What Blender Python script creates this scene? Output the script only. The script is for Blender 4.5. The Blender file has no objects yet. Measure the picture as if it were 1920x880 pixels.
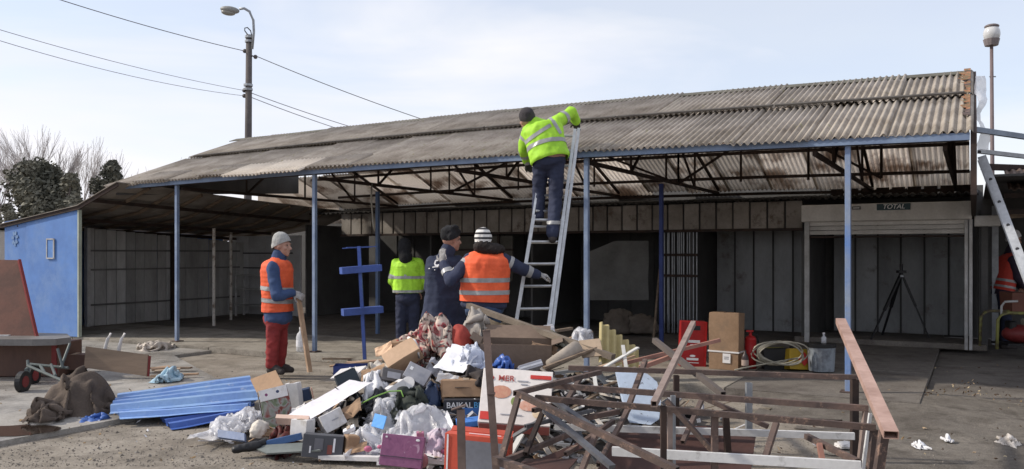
import bpy, bmesh, math, random
from mathutils import Vector, Matrix, Euler, noise
R = math.radians
random.seed(7)
scene = bpy.context.scene
COL = scene.collection

# ------------------------------------------------------------------ camera
F = 1560.0; CAMZ = 1.45; HY = 475.0
cd = bpy.data.cameras.new('camera'); cam = bpy.data.objects.new('camera', cd); COL.objects.link(cam)
cam.location = (0, 0, CAMZ); cam.rotation_euler = (R(90), 0, 0)
cd.sensor_width = 36; cd.lens = F / 1920 * 36; cd.shift_y = (HY - 440) / 1920
cd.clip_start = .05; cd.clip_end = 3000
scene.camera = cam
# ------------------------------------------------------------------ light
SUN_AZ = Vector((-1.0, 0.04, 0)).normalized(); SUN_EL = R(36)
sd = bpy.data.lights.new('sun', 'SUN'); sun = bpy.data.objects.new('sun', sd); COL.objects.link(sun)
sd.energy = 3.15; sd.angle = R(2.5); sd.color = (1, .92, .80)
tosun = SUN_AZ * math.cos(SUN_EL) + Vector((0, 0, math.sin(SUN_EL)))
sun.rotation_euler = tosun.to_track_quat('Z', 'Y').to_euler()
sun.location = tosun * 60
w = bpy.data.worlds.new('World'); scene.world = w; w.use_nodes = True
nt = w.node_tree; nt.nodes.clear()
def N(nt, t, **k):
    n = nt.nodes.new(t)
    for a, b in k.items(): setattr(n, a, b)
    return n
def wsky():
    L = nt.links.new
    out = N(nt, 'ShaderNodeOutputWorld'); bg = N(nt, 'ShaderNodeBackground'); bg.inputs[1].default_value = .15
    sk = N(nt, 'ShaderNodeTexSky', sky_type='NISHITA', sun_disc=False, sun_elevation=SUN_EL,
           sun_rotation=math.atan2(SUN_AZ.x, SUN_AZ.y), air_density=1.0, dust_density=.7, ozone_density=1.6)
    tc = N(nt, 'ShaderNodeTexCoord'); mp = N(nt, 'ShaderNodeMapping'); mp.inputs['Scale'].default_value = (1.0, 1.0, 4.2)
    mp.inputs['Rotation'].default_value = (0, R(9), 0); mp.inputs['Location'].default_value = (.35, .1, .2)
    n1 = N(nt, 'ShaderNodeTexNoise'); n1.inputs['Scale'].default_value = 1.7; n1.inputs['Detail'].default_value = 5
    n1.inputs['Roughness'].default_value = .52; n1.inputs['Distortion'].default_value = .5
    cr = N(nt, 'ShaderNodeValToRGB'); cr.color_ramp.elements[0].position = .34; cr.color_ramp.elements[1].position = .60
    cr.color_ramp.elements[0].color = (.54, .54, .54, 1); cr.color_ramp.elements[1].color = (1, 1, 1, 1)
    n2 = N(nt, 'ShaderNodeTexNoise'); n2.inputs['Scale'].default_value = 2.6; n2.inputs['Detail'].default_value = 4
    c2 = N(nt, 'ShaderNodeValToRGB'); c2.color_ramp.elements[0].position = .3; c2.color_ramp.elements[1].position = .72
    c2.color_ramp.elements[0].color = (5.25, 5.3, 5.9, 1); c2.color_ramp.elements[1].color = (5.95, 5.85, 5.9, 1)
    sx = N(nt, 'ShaderNodeSeparateXYZ'); L(tc.outputs['Generated'], sx.inputs[0]); el = N(nt, 'ShaderNodeMapRange'); el.inputs[1].default_value = .04; el.inputs[2].default_value = .32; el.inputs[3].default_value = .09; el.inputs[4].default_value = -.15; L(sx.outputs[2], el.inputs[0]); ad = N(nt, 'ShaderNodeMath', operation='ADD')
    mx = N(nt, 'ShaderNodeMix', data_type='RGBA')
    L(tc.outputs['Generated'], mp.inputs[0]); L(mp.outputs[0], n1.inputs['Vector']); L(mp.outputs[0], n2.inputs['Vector'])
    L(n1.outputs['Fac'], ad.inputs[0]); L(el.outputs[0], ad.inputs[1]); L(ad.outputs[0], cr.inputs[0]); L(n2.outputs['Fac'], c2.inputs[0])
    L(cr.outputs[0], mx.inputs[0]); L(sk.outputs[0], mx.inputs[6]); L(c2.outputs[0], mx.inputs[7])
    L(mx.outputs[2], bg.inputs[0]); L(bg.outputs[0], out.inputs[0])
wsky()
vs = scene.view_settings
vs.view_transform = 'Standard'; vs.look = 'None'; vs.gamma = 1; vs.exposure = 0.25; vs.use_curve_mapping = False
try:
    scene.cycles.max_bounces = 8; scene.cycles.diffuse_bounces = 5; scene.cycles.transparent_max_bounces = 12
except Exception: pass

# ------------------------------------------------------------------ places
GZ = -.09                                   # yard
U = Vector((.8745, -.485, 0)); NV = Vector((.485, .8745, 0)); OO = Vector((3.51, 8.70, 0))
UA = math.atan2(U.y, U.x)                   # direction of the eave
def Lw(s, t, z=0): return OO + U * s + NV * t + Vector((0, 0, z))
def P(px, py, D): return Vector(((px - 960) / F * D, D, CAMZ - (py - HY) / F * D))
def G(px, py, z=GZ): return P(px, py, (CAMZ - z) * F / (py - HY))
def S_at(px, t):                            # s on the line of depth t seen at picture column px
    r = (px - 960) / F; A = OO + NV * t
    return (r * A.y - A.x) / (U.x - r * U.y)

# ------------------------------------------------------------------ materials
MATS = {}
def M(name, col, rough=.75, metal=0, var=.25, scale=3.0, col2=None, bump=.25, bscale=30, spec=.3, rnd=.12, fine=.15, stretch=None, thr=(.35, .65), trans=0, alpha=1, emit=None):
    if name in MATS: return MATS[name]
    m = bpy.data.materials.new(name); m.use_nodes = True; MATS[name] = m
    nt = m.node_tree; b = nt.nodes['Principled BSDF']; L = nt.links.new
    tc = N(nt, 'ShaderNodeTexCoord'); mp = N(nt, 'ShaderNodeMapping'); L(tc.outputs['Object'], mp.inputs[0])
    if stretch: mp.inputs['Scale'].default_value = stretch
    oi = N(nt, 'ShaderNodeObjectInfo')
    off = N(nt, 'ShaderNodeVectorMath', operation='SCALE'); off.inputs[0].default_value = (7, 13, 5); L(oi.outputs['Random'], off.inputs['Scale'])
    L(off.outputs[0], mp.inputs['Location'])
    n = N(nt, 'ShaderNodeTexNoise'); n.inputs['Scale'].default_value = scale; n.inputs['Detail'].default_value = 6; n.inputs['Roughness'].default_value = .6
    L(mp.outputs[0], n.inputs['Vector'])
    r = N(nt, 'ShaderNodeValToRGB'); r.color_ramp.elements[0].position = thr[0]; r.color_ramp.elements[1].position = thr[1]
    c = col; d = col2 or tuple(x * (1 - var) for x in col)
    r.color_ramp.elements[0].color = (*d, 1); r.color_ramp.elements[1].color = (*c, 1)
    L(n.outputs['Fac'], r.inputs[0])
    f = N(nt, 'ShaderNodeTexNoise'); f.inputs['Scale'].default_value = bscale; f.inputs['Detail'].default_value = 4; L(mp.outputs[0], f.inputs['Vector'])
    hs = N(nt, 'ShaderNodeHueSaturation')
    ma = N(nt, 'ShaderNodeMath', operation='MULTIPLY_ADD'); ma.inputs[1].default_value = 2 * rnd; ma.inputs[2].default_value = 1 - rnd; L(oi.outputs['Random'], ma.inputs[0])
    mb = N(nt, 'ShaderNodeMath', operation='MULTIPLY_ADD'); mb.inputs[1].default_value = 2 * fine; mb.inputs[2].default_value = -fine; L(f.outputs['Fac'], mb.inputs[0])
    mc = N(nt, 'ShaderNodeMath', operation='ADD'); L(ma.outputs[0], mc.inputs[0]); L(mb.outputs[0], mc.inputs[1])
    L(mc.outputs[0], hs.inputs['Value']); L(r.outputs[0], hs.inputs['Color']); L(hs.outputs[0], b.inputs['Base Color'])
    b.inputs['Roughness'].default_value = rough; b.inputs['Metallic'].default_value = metal; b.inputs['Specular IOR Level'].default_value = spec
    if bump:
        bu = N(nt, 'ShaderNodeBump'); bu.inputs['Strength'].default_value = bump; bu.inputs['Distance'].default_value = .01
        L(f.outputs['Fac'], bu.inputs['Height']); L(bu.outputs[0], b.inputs['Normal'])
    if trans:
        o = nt.nodes['Material Output']; t = N(nt, 'ShaderNodeBsdfTranslucent'); L(hs.outputs[0], t.inputs[0])
        mx = N(nt, 'ShaderNodeMixShader'); mx.inputs[0].default_value = trans
        L(b.outputs[0], mx.inputs[1]); L(t.outputs[0], mx.inputs[2]); L(mx.outputs[0], o.inputs[0])
    if alpha < 1: b.inputs['Alpha'].default_value = alpha
    return m
def lichen(m, col, sc=5, lo=.60, hi=.70):
    nt = m.node_tree; b = nt.nodes['Principled BSDF']; L = nt.links.new; src = b.inputs['Base Color'].links[0].from_socket
    g = N(nt, 'ShaderNodeNewGeometry'); n = N(nt, 'ShaderNodeTexNoise'); n.inputs['Scale'].default_value = sc; n.inputs['Detail'].default_value = 8; n.inputs['Roughness'].default_value = .75; L(g.outputs['Position'], n.inputs['Vector'])
    r = N(nt, 'ShaderNodeValToRGB'); r.color_ramp.elements[0].position = lo; r.color_ramp.elements[1].position = hi; L(n.outputs['Fac'], r.inputs[0])
    mx = N(nt, 'ShaderNodeMix', data_type='RGBA'); L(r.outputs[0], mx.inputs[0]); L(src, mx.inputs[6]); mx.inputs[7].default_value = (*col, 1); L(mx.outputs[2], b.inputs['Base Color'])
MG = {}
def ground_mat(name, c1, c2, c3, sc=1.0, bump=.6, wet=0):
    m = bpy.data.materials.new(name); m.use_nodes = True; nt = m.node_tree; b = nt.nodes['Principled BSDF']; L = nt.links.new
    g = N(nt, 'ShaderNodeNewGeometry')
    def noi(s, d=6, r=.6):
        n = N(nt, 'ShaderNodeTexNoise'); n.inputs['Scale'].default_value = s * sc; n.inputs['Detail'].default_value = d; n.inputs['Roughness'].default_value = r
        L(g.outputs['Position'], n.inputs['Vector']); return n
    def ramp(n, a, z, c0=(0, 0, 0, 1), c1=(1, 1, 1, 1)):
        r = N(nt, 'ShaderNodeValToRGB'); r.color_ramp.elements[0].position = a; r.color_ramp.elements[1].position = z
        r.color_ramp.elements[0].color = c0; r.color_ramp.elements[1].color = c1; L(n.outputs['Fac'], r.inputs[0]); return r
    a = ramp(noi(.8), .36, .62, (*c1, 1), (*c2, 1)); p = ramp(noi(2.3, 8, .7), .47, .66); f = noi(55, 5, .75); q = noi(9, 6, .7)
    mx = N(nt, 'ShaderNodeMix', data_type='RGBA'); L(p.outputs[0], mx.inputs[0]); L(a.outputs[0], mx.inputs[6]); mx.inputs[7].default_value = (*c3, 1)
    hs = N(nt, 'ShaderNodeHueSaturation'); v = N(nt, 'ShaderNodeMath', operation='MULTIPLY_ADD'); L(f.outputs['Fac'], v.inputs[0]); v.inputs[1].default_value = 1.25; v.inputs[2].default_value = .0
    v2 = N(nt, 'ShaderNodeMath', operation='MULTIPLY_ADD'); L(q.outputs['Fac'], v2.inputs[0]); v2.inputs[1].default_value = .75; L(v.outputs[0], v2.inputs[2])
    L(v2.outputs[0], hs.inputs['Value']); L(mx.outputs[2], hs.inputs['Color']); L(hs.outputs[0], b.inputs['Base Color'])
    b.inputs['Roughness'].default_value = .9; b.inputs['Specular IOR Level'].default_value = .2
    if wet:
        wr = ramp(noi(.55, 4), .46, .56, (.25, .25, .25, 1), (.85, .85, .85, 1)); L(wr.outputs[0], b.inputs['Roughness']); b.inputs['Specular IOR Level'].default_value = .45
    ad = N(nt, 'ShaderNodeMath', operation='ADD'); L(f.outputs['Fac'], ad.inputs[0]); L(q.outputs['Fac'], ad.inputs[1])
    bu = N(nt, 'ShaderNodeBump'); bu.inputs['Strength'].default_value = bump; bu.inputs['Distance'].default_value = .02
    L(ad.outputs[0], bu.inputs['Height']); L(bu.outputs[0], b.inputs['Normal'])
    return m
def pattern_mat(name, cols, scale=9, rough=.85, kind='vor'):
    m = bpy.data.materials.new(name); m.use_nodes = True; nt = m.node_tree; b = nt.nodes['Principled BSDF']; L = nt.links.new
    tc = N(nt, 'ShaderNodeTexCoord'); nz = N(nt, 'ShaderNodeTexNoise'); nz.inputs['Scale'].default_value = scale; nz.inputs['Detail'].default_value = 3; nz.inputs['Distortion'].default_value = 1.2
    L(tc.outputs['Object'], nz.inputs['Vector'])
    r = N(nt, 'ShaderNodeValToRGB'); r.color_ramp.interpolation = 'CONSTANT' if kind == 'hard' else 'LINEAR'
    e = r.color_ramp.elements
    while len(e) < len(cols): e.new(.5)
    for i, c in enumerate(cols):
        e[i].position = .3 + .4 * i / (len(cols) - 1); e[i].color = (*c, 1)
    L(nz.outputs['Fac'], r.inputs[0]); L(r.outputs[0], b.inputs['Base Color']); b.inputs['Roughness'].default_value = rough; b.inputs['Specular IOR Level'].default_value = .2
    bu = N(nt, 'ShaderNodeBump'); bu.inputs['Strength'].default_value = .3; bu.inputs['Distance'].default_value = .01; L(nz.outputs['Fac'], bu.inputs['Height']); L(bu.outputs[0], b.inputs['Normal'])
    return m
def film_mat(name, col, a=.6):
    m = bpy.data.materials.new(name); m.use_nodes = True; nt = m.node_tree; L = nt.links.new
    b = nt.nodes['Principled BSDF']; b.inputs['Base Color'].default_value = (*col, 1); b.inputs['Roughness'].default_value = .22; b.inputs['Specular IOR Level'].default_value = .6
    o = nt.nodes['Material Output']; t = N(nt, 'ShaderNodeBsdfTransparent'); tl = N(nt, 'ShaderNodeBsdfTranslucent'); tl.inputs[0].default_value = (*col, 1)
    m1 = N(nt, 'ShaderNodeMixShader'); m1.inputs[0].default_value = .35; L(b.outputs[0], m1.inputs[1]); L(tl.outputs[0], m1.inputs[2])
    m2 = N(nt, 'ShaderNodeMixShader'); m2.inputs[0].default_value = a; L(t.outputs[0], m2.inputs[1]); L(m1.outputs[0], m2.inputs[2]); L(m2.outputs[0], o.inputs[0])
    tc = N(nt, 'ShaderNodeTexCoord'); n = N(nt, 'ShaderNodeTexNoise'); n.inputs['Scale'].default_value = 18; n.inputs['Detail'].default_value = 5; L(tc.outputs['Object'], n.inputs['Vector'])
    bu = N(nt, 'ShaderNodeBump'); bu.inputs['Strength'].default_value = .5; bu.inputs['Distance'].default_value = .03; L(n.outputs['Fac'], bu.inputs['Height']); L(bu.outputs[0], b.inputs['Normal'])
    return m

# ------------------------------------------------------------------ mesh helpers
def rot(yaw=0, pitch=0, roll=0): return Matrix.Rotation(R(yaw), 4, 'Z') @ Matrix.Rotation(R(pitch), 4, 'X') @ Matrix.Rotation(R(roll), 4, 'Y')
UROT = Matrix.Rotation(UA, 4, 'Z')
BV = [(x, y, z) for x in (-.5, .5) for y in (-.5, .5) for z in (-.5, .5)]
BF = ((0, 1, 3, 2), (4, 6, 7, 5), (0, 4, 5, 1), (2, 3, 7, 6), (0, 2, 6, 4), (1, 5, 7, 3))
def box(bm, c, size, m=None, bev=0):
    mt = Matrix.Translation(Vector(c)) @ (m or Matrix.Identity(4)) @ Matrix.Diagonal((size[0], size[1], size[2], 1))
    v = [bm.verts.new(mt @ Vector(b)) for b in BV]; fs = [bm.faces.new([v[i] for i in f]) for f in BF]
    if bev:
        ed = list({e for x in v for e in x.link_edges}); bmesh.ops.bevel(bm, geom=ed, offset=bev, segments=1, affect='EDGES')
    return bm
def frame_of(p, q, up=(0, 0, 1)):
    d = (q - p); l = d.length; d = d / l; up = Vector(up)
    if abs(d.dot(up)) > .98: up = Vector((0, 1, 0)) if abs(d.y) < .9 else Vector((1, 0, 0))
    x = d.cross(up).normalized(); y = x.cross(d)
    return Matrix(((x.x, d.x, y.x, 0), (x.y, d.y, y.y, 0), (x.z, d.z, y.z, 0), (0, 0, 0, 1))), l
def bar(bm, p, q, w, h=None, up=(0, 0, 1), bev=0):
    p = Vector(p); q = Vector(q); m, l = frame_of(p, q, up); return box(bm, (p + q) / 2, (w, l, h or w), m, bev)
def hollow(bm, p, q, w, h, th=.004, up=(0, 0, 1)):   # open rectangular tube
    p = Vector(p); q = Vector(q); m, l = frame_of(p, q, up)
    def ring(c, a, b): return [bm.verts.new(c + m.to_3x3() @ Vector((x * a / 2, 0, y * b / 2))) for x, y in ((-1, -1), (1, -1), (1, 1), (-1, 1))]
    A = ring(p, w, h); B = ring(q, w, h); C = ring(p, w - 2 * th, h - 2 * th); D = ring(q, w - 2 * th, h - 2 * th)
    for i in range(4):
        j = (i + 1) % 4
        bm.faces.new((A[i], A[j], B[j], B[i])); bm.faces.new((C[j], C[i], D[i], D[j])); bm.faces.new((A[j], A[i], C[i], C[j])); bm.faces.new((B[i], B[j], D[j], D[i]))
    bmesh.ops.recalc_face_normals(bm, faces=bm.faces[:]); return bm
def rod(bm, p, q, r, r2=None, n=8):
    p = Vector(p); q = Vector(q); m, l = frame_of(p, q); r2 = r if r2 is None else r2
    mt = Matrix.Translation((p + q) / 2) @ m @ Matrix.Rotation(R(-90), 4, 'X')
    bmesh.ops.create_cone(bm, cap_ends=True, segments=n, radius1=r, radius2=r2, depth=l, matrix=mt); return bm
def pathtube(bm, pts, r, n=6):
    pts = [Vector(p) for p in pts]; rings = []
    for i, p in enumerate(pts):
        d = (pts[min(i + 1, len(pts) - 1)] - pts[max(i - 1, 0)]).normalized()
        up = Vector((0, 0, 1)) if abs(d.z) < .9 else Vector((0, 1, 0)); x = d.cross(up).normalized(); y = x.cross(d)
        rr = r[i] if isinstance(r, (list, tuple)) else r
        rings.append([bm.verts.new(p + (x * math.cos(k * 2 * math.pi / n) + y * math.sin(k * 2 * math.pi / n)) * rr) for k in range(n)])
    for a, b in zip(rings, rings[1:]):
        for k in range(n): bm.faces.new((a[k], a[(k + 1) % n], b[(k + 1) % n], b[k]))
    bm.faces.new(rings[0][::-1]); bm.faces.new(rings[-1]); return bm
def ball(bm, c, r, m=None, seg=12):
    r = r if isinstance(r, (tuple, list)) else (r, r, r); nr = max(6, seg * 2 // 3)
    mt = Matrix.Translation(Vector(c)) @ (m or Matrix.Identity(4)) @ Matrix.Diagonal((*r, 1))
    t = bm.verts.new(mt @ Vector((0, 0, 1))); b = bm.verts.new(mt @ Vector((0, 0, -1))); rg = []
    for j in range(1, nr):
        a = math.pi * j / nr; rg.append([bm.verts.new(mt @ Vector((math.sin(a) * math.cos(2 * math.pi * i / seg), math.sin(a) * math.sin(2 * math.pi * i / seg), math.cos(a)))) for i in range(seg)])
    for i in range(seg):
        k = (i + 1) % seg; bm.faces.new((t, rg[0][i], rg[0][k])); bm.faces.new((b, rg[-1][k], rg[-1][i]))
        for A, B in zip(rg, rg[1:]): bm.faces.new((A[i], B[i], B[k], A[k]))
    return bm
def cap(bm, p, q, r1, r2, seg=12):
    p = Vector(p); q = Vector(q); ball(bm, p, r1, seg=seg); ball(bm, q, r2, seg=seg)
    if (q - p).length > 1e-4: rod(bm, p, q, r1 * .99, r2 * .99, seg)
    return bm
def NB(): return bmesh.new()
def prism(bm, pts, th):            # polygon (list of Vectors) extruded by vector th
    a = [bm.verts.new(p) for p in pts]; b = [bm.verts.new(p + th) for p in pts]; n = len(pts)
    bm.faces.new(a[::-1]); bm.faces.new(b)
    for i in range(n): bm.faces.new((a[i], a[(i + 1) % n], b[(i + 1) % n], b[i]))
    bmesh.ops.recalc_face_normals(bm, faces=bm.faces[:]); return bm
# ------------------------------------------------------------------ objects
WM = {}
def thing(name, label, cat, loc, group=None, m=None):
    o = bpy.data.objects.new(name, None); COL.objects.link(o); o.empty_display_size = .1
    mt = Matrix.Translation(Vector(loc)) @ (m or Matrix.Identity(4)); o.matrix_world = mt; WM[o.name] = mt
    o['label'] = label; o['category'] = cat
    if group: o['group'] = group
    return o
def mesh_of(bm, name, mat, smooth=False):
    me = bpy.data.meshes.new(name); bm.to_mesh(me); bm.free()
    for x in (mat if isinstance(mat, (list, tuple)) else [mat]): me.materials.append(x)
    if smooth: me.polygons.foreach_set('use_smooth', [True] * len(me.polygons))
    return me
def part(name, bm, mat, parent, world=True, smooth=False, label=None, kind=None):
    mt = WM[parent.name]
    if world: bmesh.ops.transform(bm, matrix=mt.inverted(), verts=bm.verts[:])
    o = bpy.data.objects.new(name, mesh_of(bm, name, mat, smooth)); COL.objects.link(o); o.parent = parent; WM[o.name] = mt
    if label: o['label'] = label
    if kind: o['kind'] = kind
    return o
def copypart(src, parent, mlocal):           # alike piece sharing mesh data, placed by a local matrix
    o = src.copy(); COL.objects.link(o); o.parent = parent; o.matrix_local = mlocal; return o
def solo(name, bm, mat, label=None, cat=None, group=None, kind=None, smooth=False):
    vs = [v.co for v in bm.verts]
    c = Vector(((min(v.x for v in vs) + max(v.x for v in vs)) / 2, (min(v.y for v in vs) + max(v.y for v in vs)) / 2, min(v.z for v in vs)))
    bmesh.ops.translate(bm, vec=-c, verts=bm.verts[:])
    o = bpy.data.objects.new(name, mesh_of(bm, name, mat, smooth)); COL.objects.link(o); o.location = c; WM[o.name] = Matrix.Translation(c)
    if label: o['label'] = label
    if cat: o['category'] = cat
    if group: o['group'] = group
    if kind: o['kind'] = kind
    return o
def text(body, mat, parent, mlocal, size, name='lettering', shear=0, ext=.0008):
    cu = bpy.data.curves.new('lettering', 'FONT'); cu.body = body; cu.size = size; cu.shear = shear; cu.align_x = 'CENTER'; cu.align_y = 'CENTER'; cu.extrude = ext; cu.offset = size * .012
    o = bpy.data.objects.new('tmp', cu); COL.objects.link(o); dg = bpy.context.evaluated_depsgraph_get()
    me = bpy.data.meshes.new_from_object(o.evaluated_get(dg)); bpy.data.objects.remove(o)
    me.materials.clear(); me.materials.append(mat); me.transform(mlocal)
    x = bpy.data.objects.new(name, me); COL.objects.link(x); x.parent = parent; return x
FRONT = Matrix.Rotation(R(90), 4, 'X')       # text / disc lying in xz, facing -y

# palettes
blue_paint = M('blue_paint', (.22, .28, .39), .5, var=.3, scale=5, col2=(.14, .19, .30), bump=.1, spec=.4)
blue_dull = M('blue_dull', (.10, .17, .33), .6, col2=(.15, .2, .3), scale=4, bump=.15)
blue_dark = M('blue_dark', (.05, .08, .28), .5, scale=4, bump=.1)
rust = M('rusty_steel', (.13, .088, .074), .75, col2=(.07, .052, .048), scale=7, bump=.3, bscale=60, spec=.35, rnd=.2)
rust_dark = M('dark_rusty_steel', (.055, .035, .028), .8, col2=(.03, .022, .02), scale=6, bump=.3)
primer = M('red_primer_steel', (.33, .17, .13), .6, col2=(.22, .11, .09), scale=5, bump=.2)
asb = M('weathered_sheet', (.40, .355, .305), .85, col2=(.22, .185, .15), scale=2.2, bump=.3, bscale=45, rnd=.10, fine=.16, thr=(.3, .62))
lichen(asb, (.20, .165, .13), 1.7, .54, .72); lichen(asb, (.27, .25, .13), 6, .60, .68)
asb_in = M('sheet_underside', (.74, .70, .655), .85, col2=(.33, .265, .22), scale=1.3, bump=.4, bscale=30, rnd=.32, thr=(.38, .52), trans=.58)
wood = M('weathered_wood', (.24, .18, .13), .8, col2=(.13, .095, .07), scale=4, stretch=(1, 6, 6), bump=.4)
pale_wood = M('pale_wood', (.48, .33, .22), .75, col2=(.33, .22, .14), scale=5, bump=.3)
kraft = M('cardboard', (.33, .215, .135), .8, col2=(.26, .165, .10), scale=2.5, bump=.15, rnd=.15)
kraft_pale = M('pale_cardboard', (.62, .43, .29), .8, col2=(.55, .37, .24), scale=2.5, bump=.15)
white_card = M('white_card', (.72, .70, .69), .6, col2=(.60, .58, .57), scale=4, bump=.1, rnd=.1)
grey_card = M('grey_card', (.40, .40, .43), .6, col2=(.33, .33, .36), scale=4, bump=.1)
paper = M('paper', (.78, .78, .80), .7, col2=(.66, .66, .69), scale=6, bump=.2, rnd=.08)
dirty_white = M('dirty_white_fabric', (.50, .46, .41), .85, col2=(.36, .32, .28), scale=6, bump=.4)
black_stuff = M('black_plastic', (.018, .018, .02), .45, scale=6, bump=.2, rnd=.3)
dark_cloth = M('dark_cloth', (.03, .028, .03), .9, col2=(.055, .045, .042), scale=8, bump=.4)
alu = M('dull_aluminium', (.55, .56, .57), .42, .65, col2=(.42, .43, .44), scale=9, bump=.15, spec=.5)
galv = M('galvanised_steel', (.36, .38, .40), .5, .4, col2=(.27, .28, .3), scale=8, bump=.15)
chan_white = M('white_painted_channel', (.58, .58, .58), .55, col2=(.24, .23, .22), scale=9, bump=.2, thr=(.28, .42))
red_plastic = M('red_plastic', (.42, .018, .02), .45, col2=(.33, .015, .015), scale=5, bump=.05)
grey_panel = M('grey_sheet_panel', (.42, .43, .44), .7, col2=(.28, .285, .29), scale=2.0, bump=.2, rnd=.18, stretch=(1, 1, .35))
brown_panel = M('grimy_fascia_panel', (.30, .275, .25), .8, col2=(.17, .15, .13), scale=2.0, bump=.25, rnd=.18)
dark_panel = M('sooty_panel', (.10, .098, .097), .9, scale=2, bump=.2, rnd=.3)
white_frame = M('white_painted_metal', (.55, .55, .55), .5, col2=(.40, .39, .38), scale=5, bump=.1)
film = film_mat('clear_plastic_film', (.80, .81, .84), .62)
film2 = film_mat('milky_plastic_film', (.82, .82, .85), .74)
ink_white = M('white_ink', (.75, .75, .75), .6, var=.05, bump=0)
ink_dark = M('dark_ink', (.03, .04, .05), .6, var=.05, bump=0)
ink_blue = M('blue_ink', (.06, .18, .5), .6, var=.05, bump=0)
ink_red = M('red_ink', (.55, .05, .04), .6, var=.05, bump=0)

lichen(kraft, (.22, .15, .10), 5, .54, .68); lichen(white_card, (.46, .42, .37), 5, .56, .70); lichen(grey_panel, (.17, .145, .125), 1.6, .56, .70); lichen(brown_panel, (.11, .085, .07), 2.5, .54, .66)
lichen(rust, (.23, .15, .115), 14, .56, .64); lichen(paper, (.55, .52, .47), 6, .58, .7)
lichen(blue_paint, (.16, .12, .10), 9, .62, .68)
# ================================================================== SETTING
g_yard = ground_mat('yard_dirt', (.26, .225, .185), (.37, .33, .28), (.19, .165, .135), 1.0, .9)
g_pad = ground_mat('wet_concrete', (.27, .25, .225), (.36, .34, .31), (.18, .17, .155), .8, .35, wet=1)
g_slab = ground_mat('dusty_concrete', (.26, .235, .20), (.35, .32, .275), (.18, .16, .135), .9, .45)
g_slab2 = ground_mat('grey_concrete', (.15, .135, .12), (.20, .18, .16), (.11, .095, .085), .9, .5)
g_road = ground_mat('far_field', (.16, .15, .10), (.22, .19, .14), (.1, .1, .06), .1, .3)

def sheet_poly(name, pts, z, mat, depth=0, label=None):
    bm = NB(); top = [Vector((p[0], p[1], z)) for p in pts]
    if depth: prism(bm, [p - Vector((0, 0, depth)) for p in top], Vector((0, 0, depth)))
    else:
        bm.faces.new([bm.verts.new(p) for p in top]); bmesh.ops.recalc_face_normals(bm, faces=bm.faces[:])
    return solo(name, bm, mat, kind='structure')
bm = NB(); bmesh.ops.create_grid(bm, x_segments=2, y_segments=2, size=900, matrix=Matrix.Translation((0, 600, GZ)))
solo('yard_ground', bm, g_yard, kind='structure')
# concrete pad in front of the left half of the shed, edge cut by the dark seam at lower left
a = G(-120, 866); b = G(0, 838); c = G(240, 792); d = G(470, 752); 
def pj(s, t): return Lw(s, t)
pad = [a, b, c, d, Lw(-9.1, -1.05), Lw(-9.1, -.36), Lw(-20, -.36), Lw(-20, -6)]
sheet_poly('concrete_pad', pad, GZ + .045, g_pad, .3)
bm = NB()
for p, q in ((a, b), (b, c), (c, d)):
    bar(bm, Vector((p.x, p.y - .05, GZ + .012)), Vector((q.x, q.y - .05, GZ + .012)), .10, .028)
# rain puddle
bm = NB(); n = 26; vs_ = []; c0 = G(22, 806, GZ + .05)
for k in range(n):
    an = k * 2 * math.pi / n; r = 1 + .28 * noise.noise(Vector((math.cos(an) * 1.3, math.sin(an) * 1.3, 3)))
    vs_.append(bm.verts.new(Vector((c0.x + .42 * r * math.cos(an), c0.y + .22 * r * math.sin(an), GZ + .049))))
bm.faces.new(vs_)
pud = M('puddle_water', (.035, .025, .02), .04, var=.3, bump=.03, spec=.7, bscale=8); solo('puddle', bm, pud, kind='structure')

# platform of cast slabs under the shed
bm = NB(); base = [Lw(-15.5, -.30), Lw(.68, -.30), Lw(.68, 9.5), Lw(-15.5, 9.5)]
prism(bm, [Vector((p.x, p.y, GZ - .3)) for p in base], Vector((0, 0, .3 + -GZ - .012)))
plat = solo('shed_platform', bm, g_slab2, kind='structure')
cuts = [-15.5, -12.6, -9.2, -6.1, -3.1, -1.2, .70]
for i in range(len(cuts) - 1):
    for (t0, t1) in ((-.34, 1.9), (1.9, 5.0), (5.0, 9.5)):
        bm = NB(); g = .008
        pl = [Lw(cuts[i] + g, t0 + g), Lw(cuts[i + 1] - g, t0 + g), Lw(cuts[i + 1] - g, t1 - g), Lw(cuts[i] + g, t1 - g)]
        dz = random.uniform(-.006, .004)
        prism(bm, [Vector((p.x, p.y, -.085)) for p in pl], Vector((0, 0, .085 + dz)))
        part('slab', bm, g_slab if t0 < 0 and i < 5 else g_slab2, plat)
# lower slabs right of the platform
for (s0, s1, t0, t1, z) in ((.706, 2.9, .50, 3.3, -.060), (2.91, 6.5, .58, 3.3, -.064), (.706, 6.5, 3.31, 12, -.058)):
    bm = NB(); pl = [Lw(s0, t0), Lw(s1, t0), Lw(s1, t1), Lw(s0, t1)]
    prism(bm, [Vector((p.x, p.y, GZ - .1)) for p in pl], Vector((0, 0, z - GZ + .1)))
    solo('concrete_apron', bm, g_slab2, kind='structure')
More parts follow.
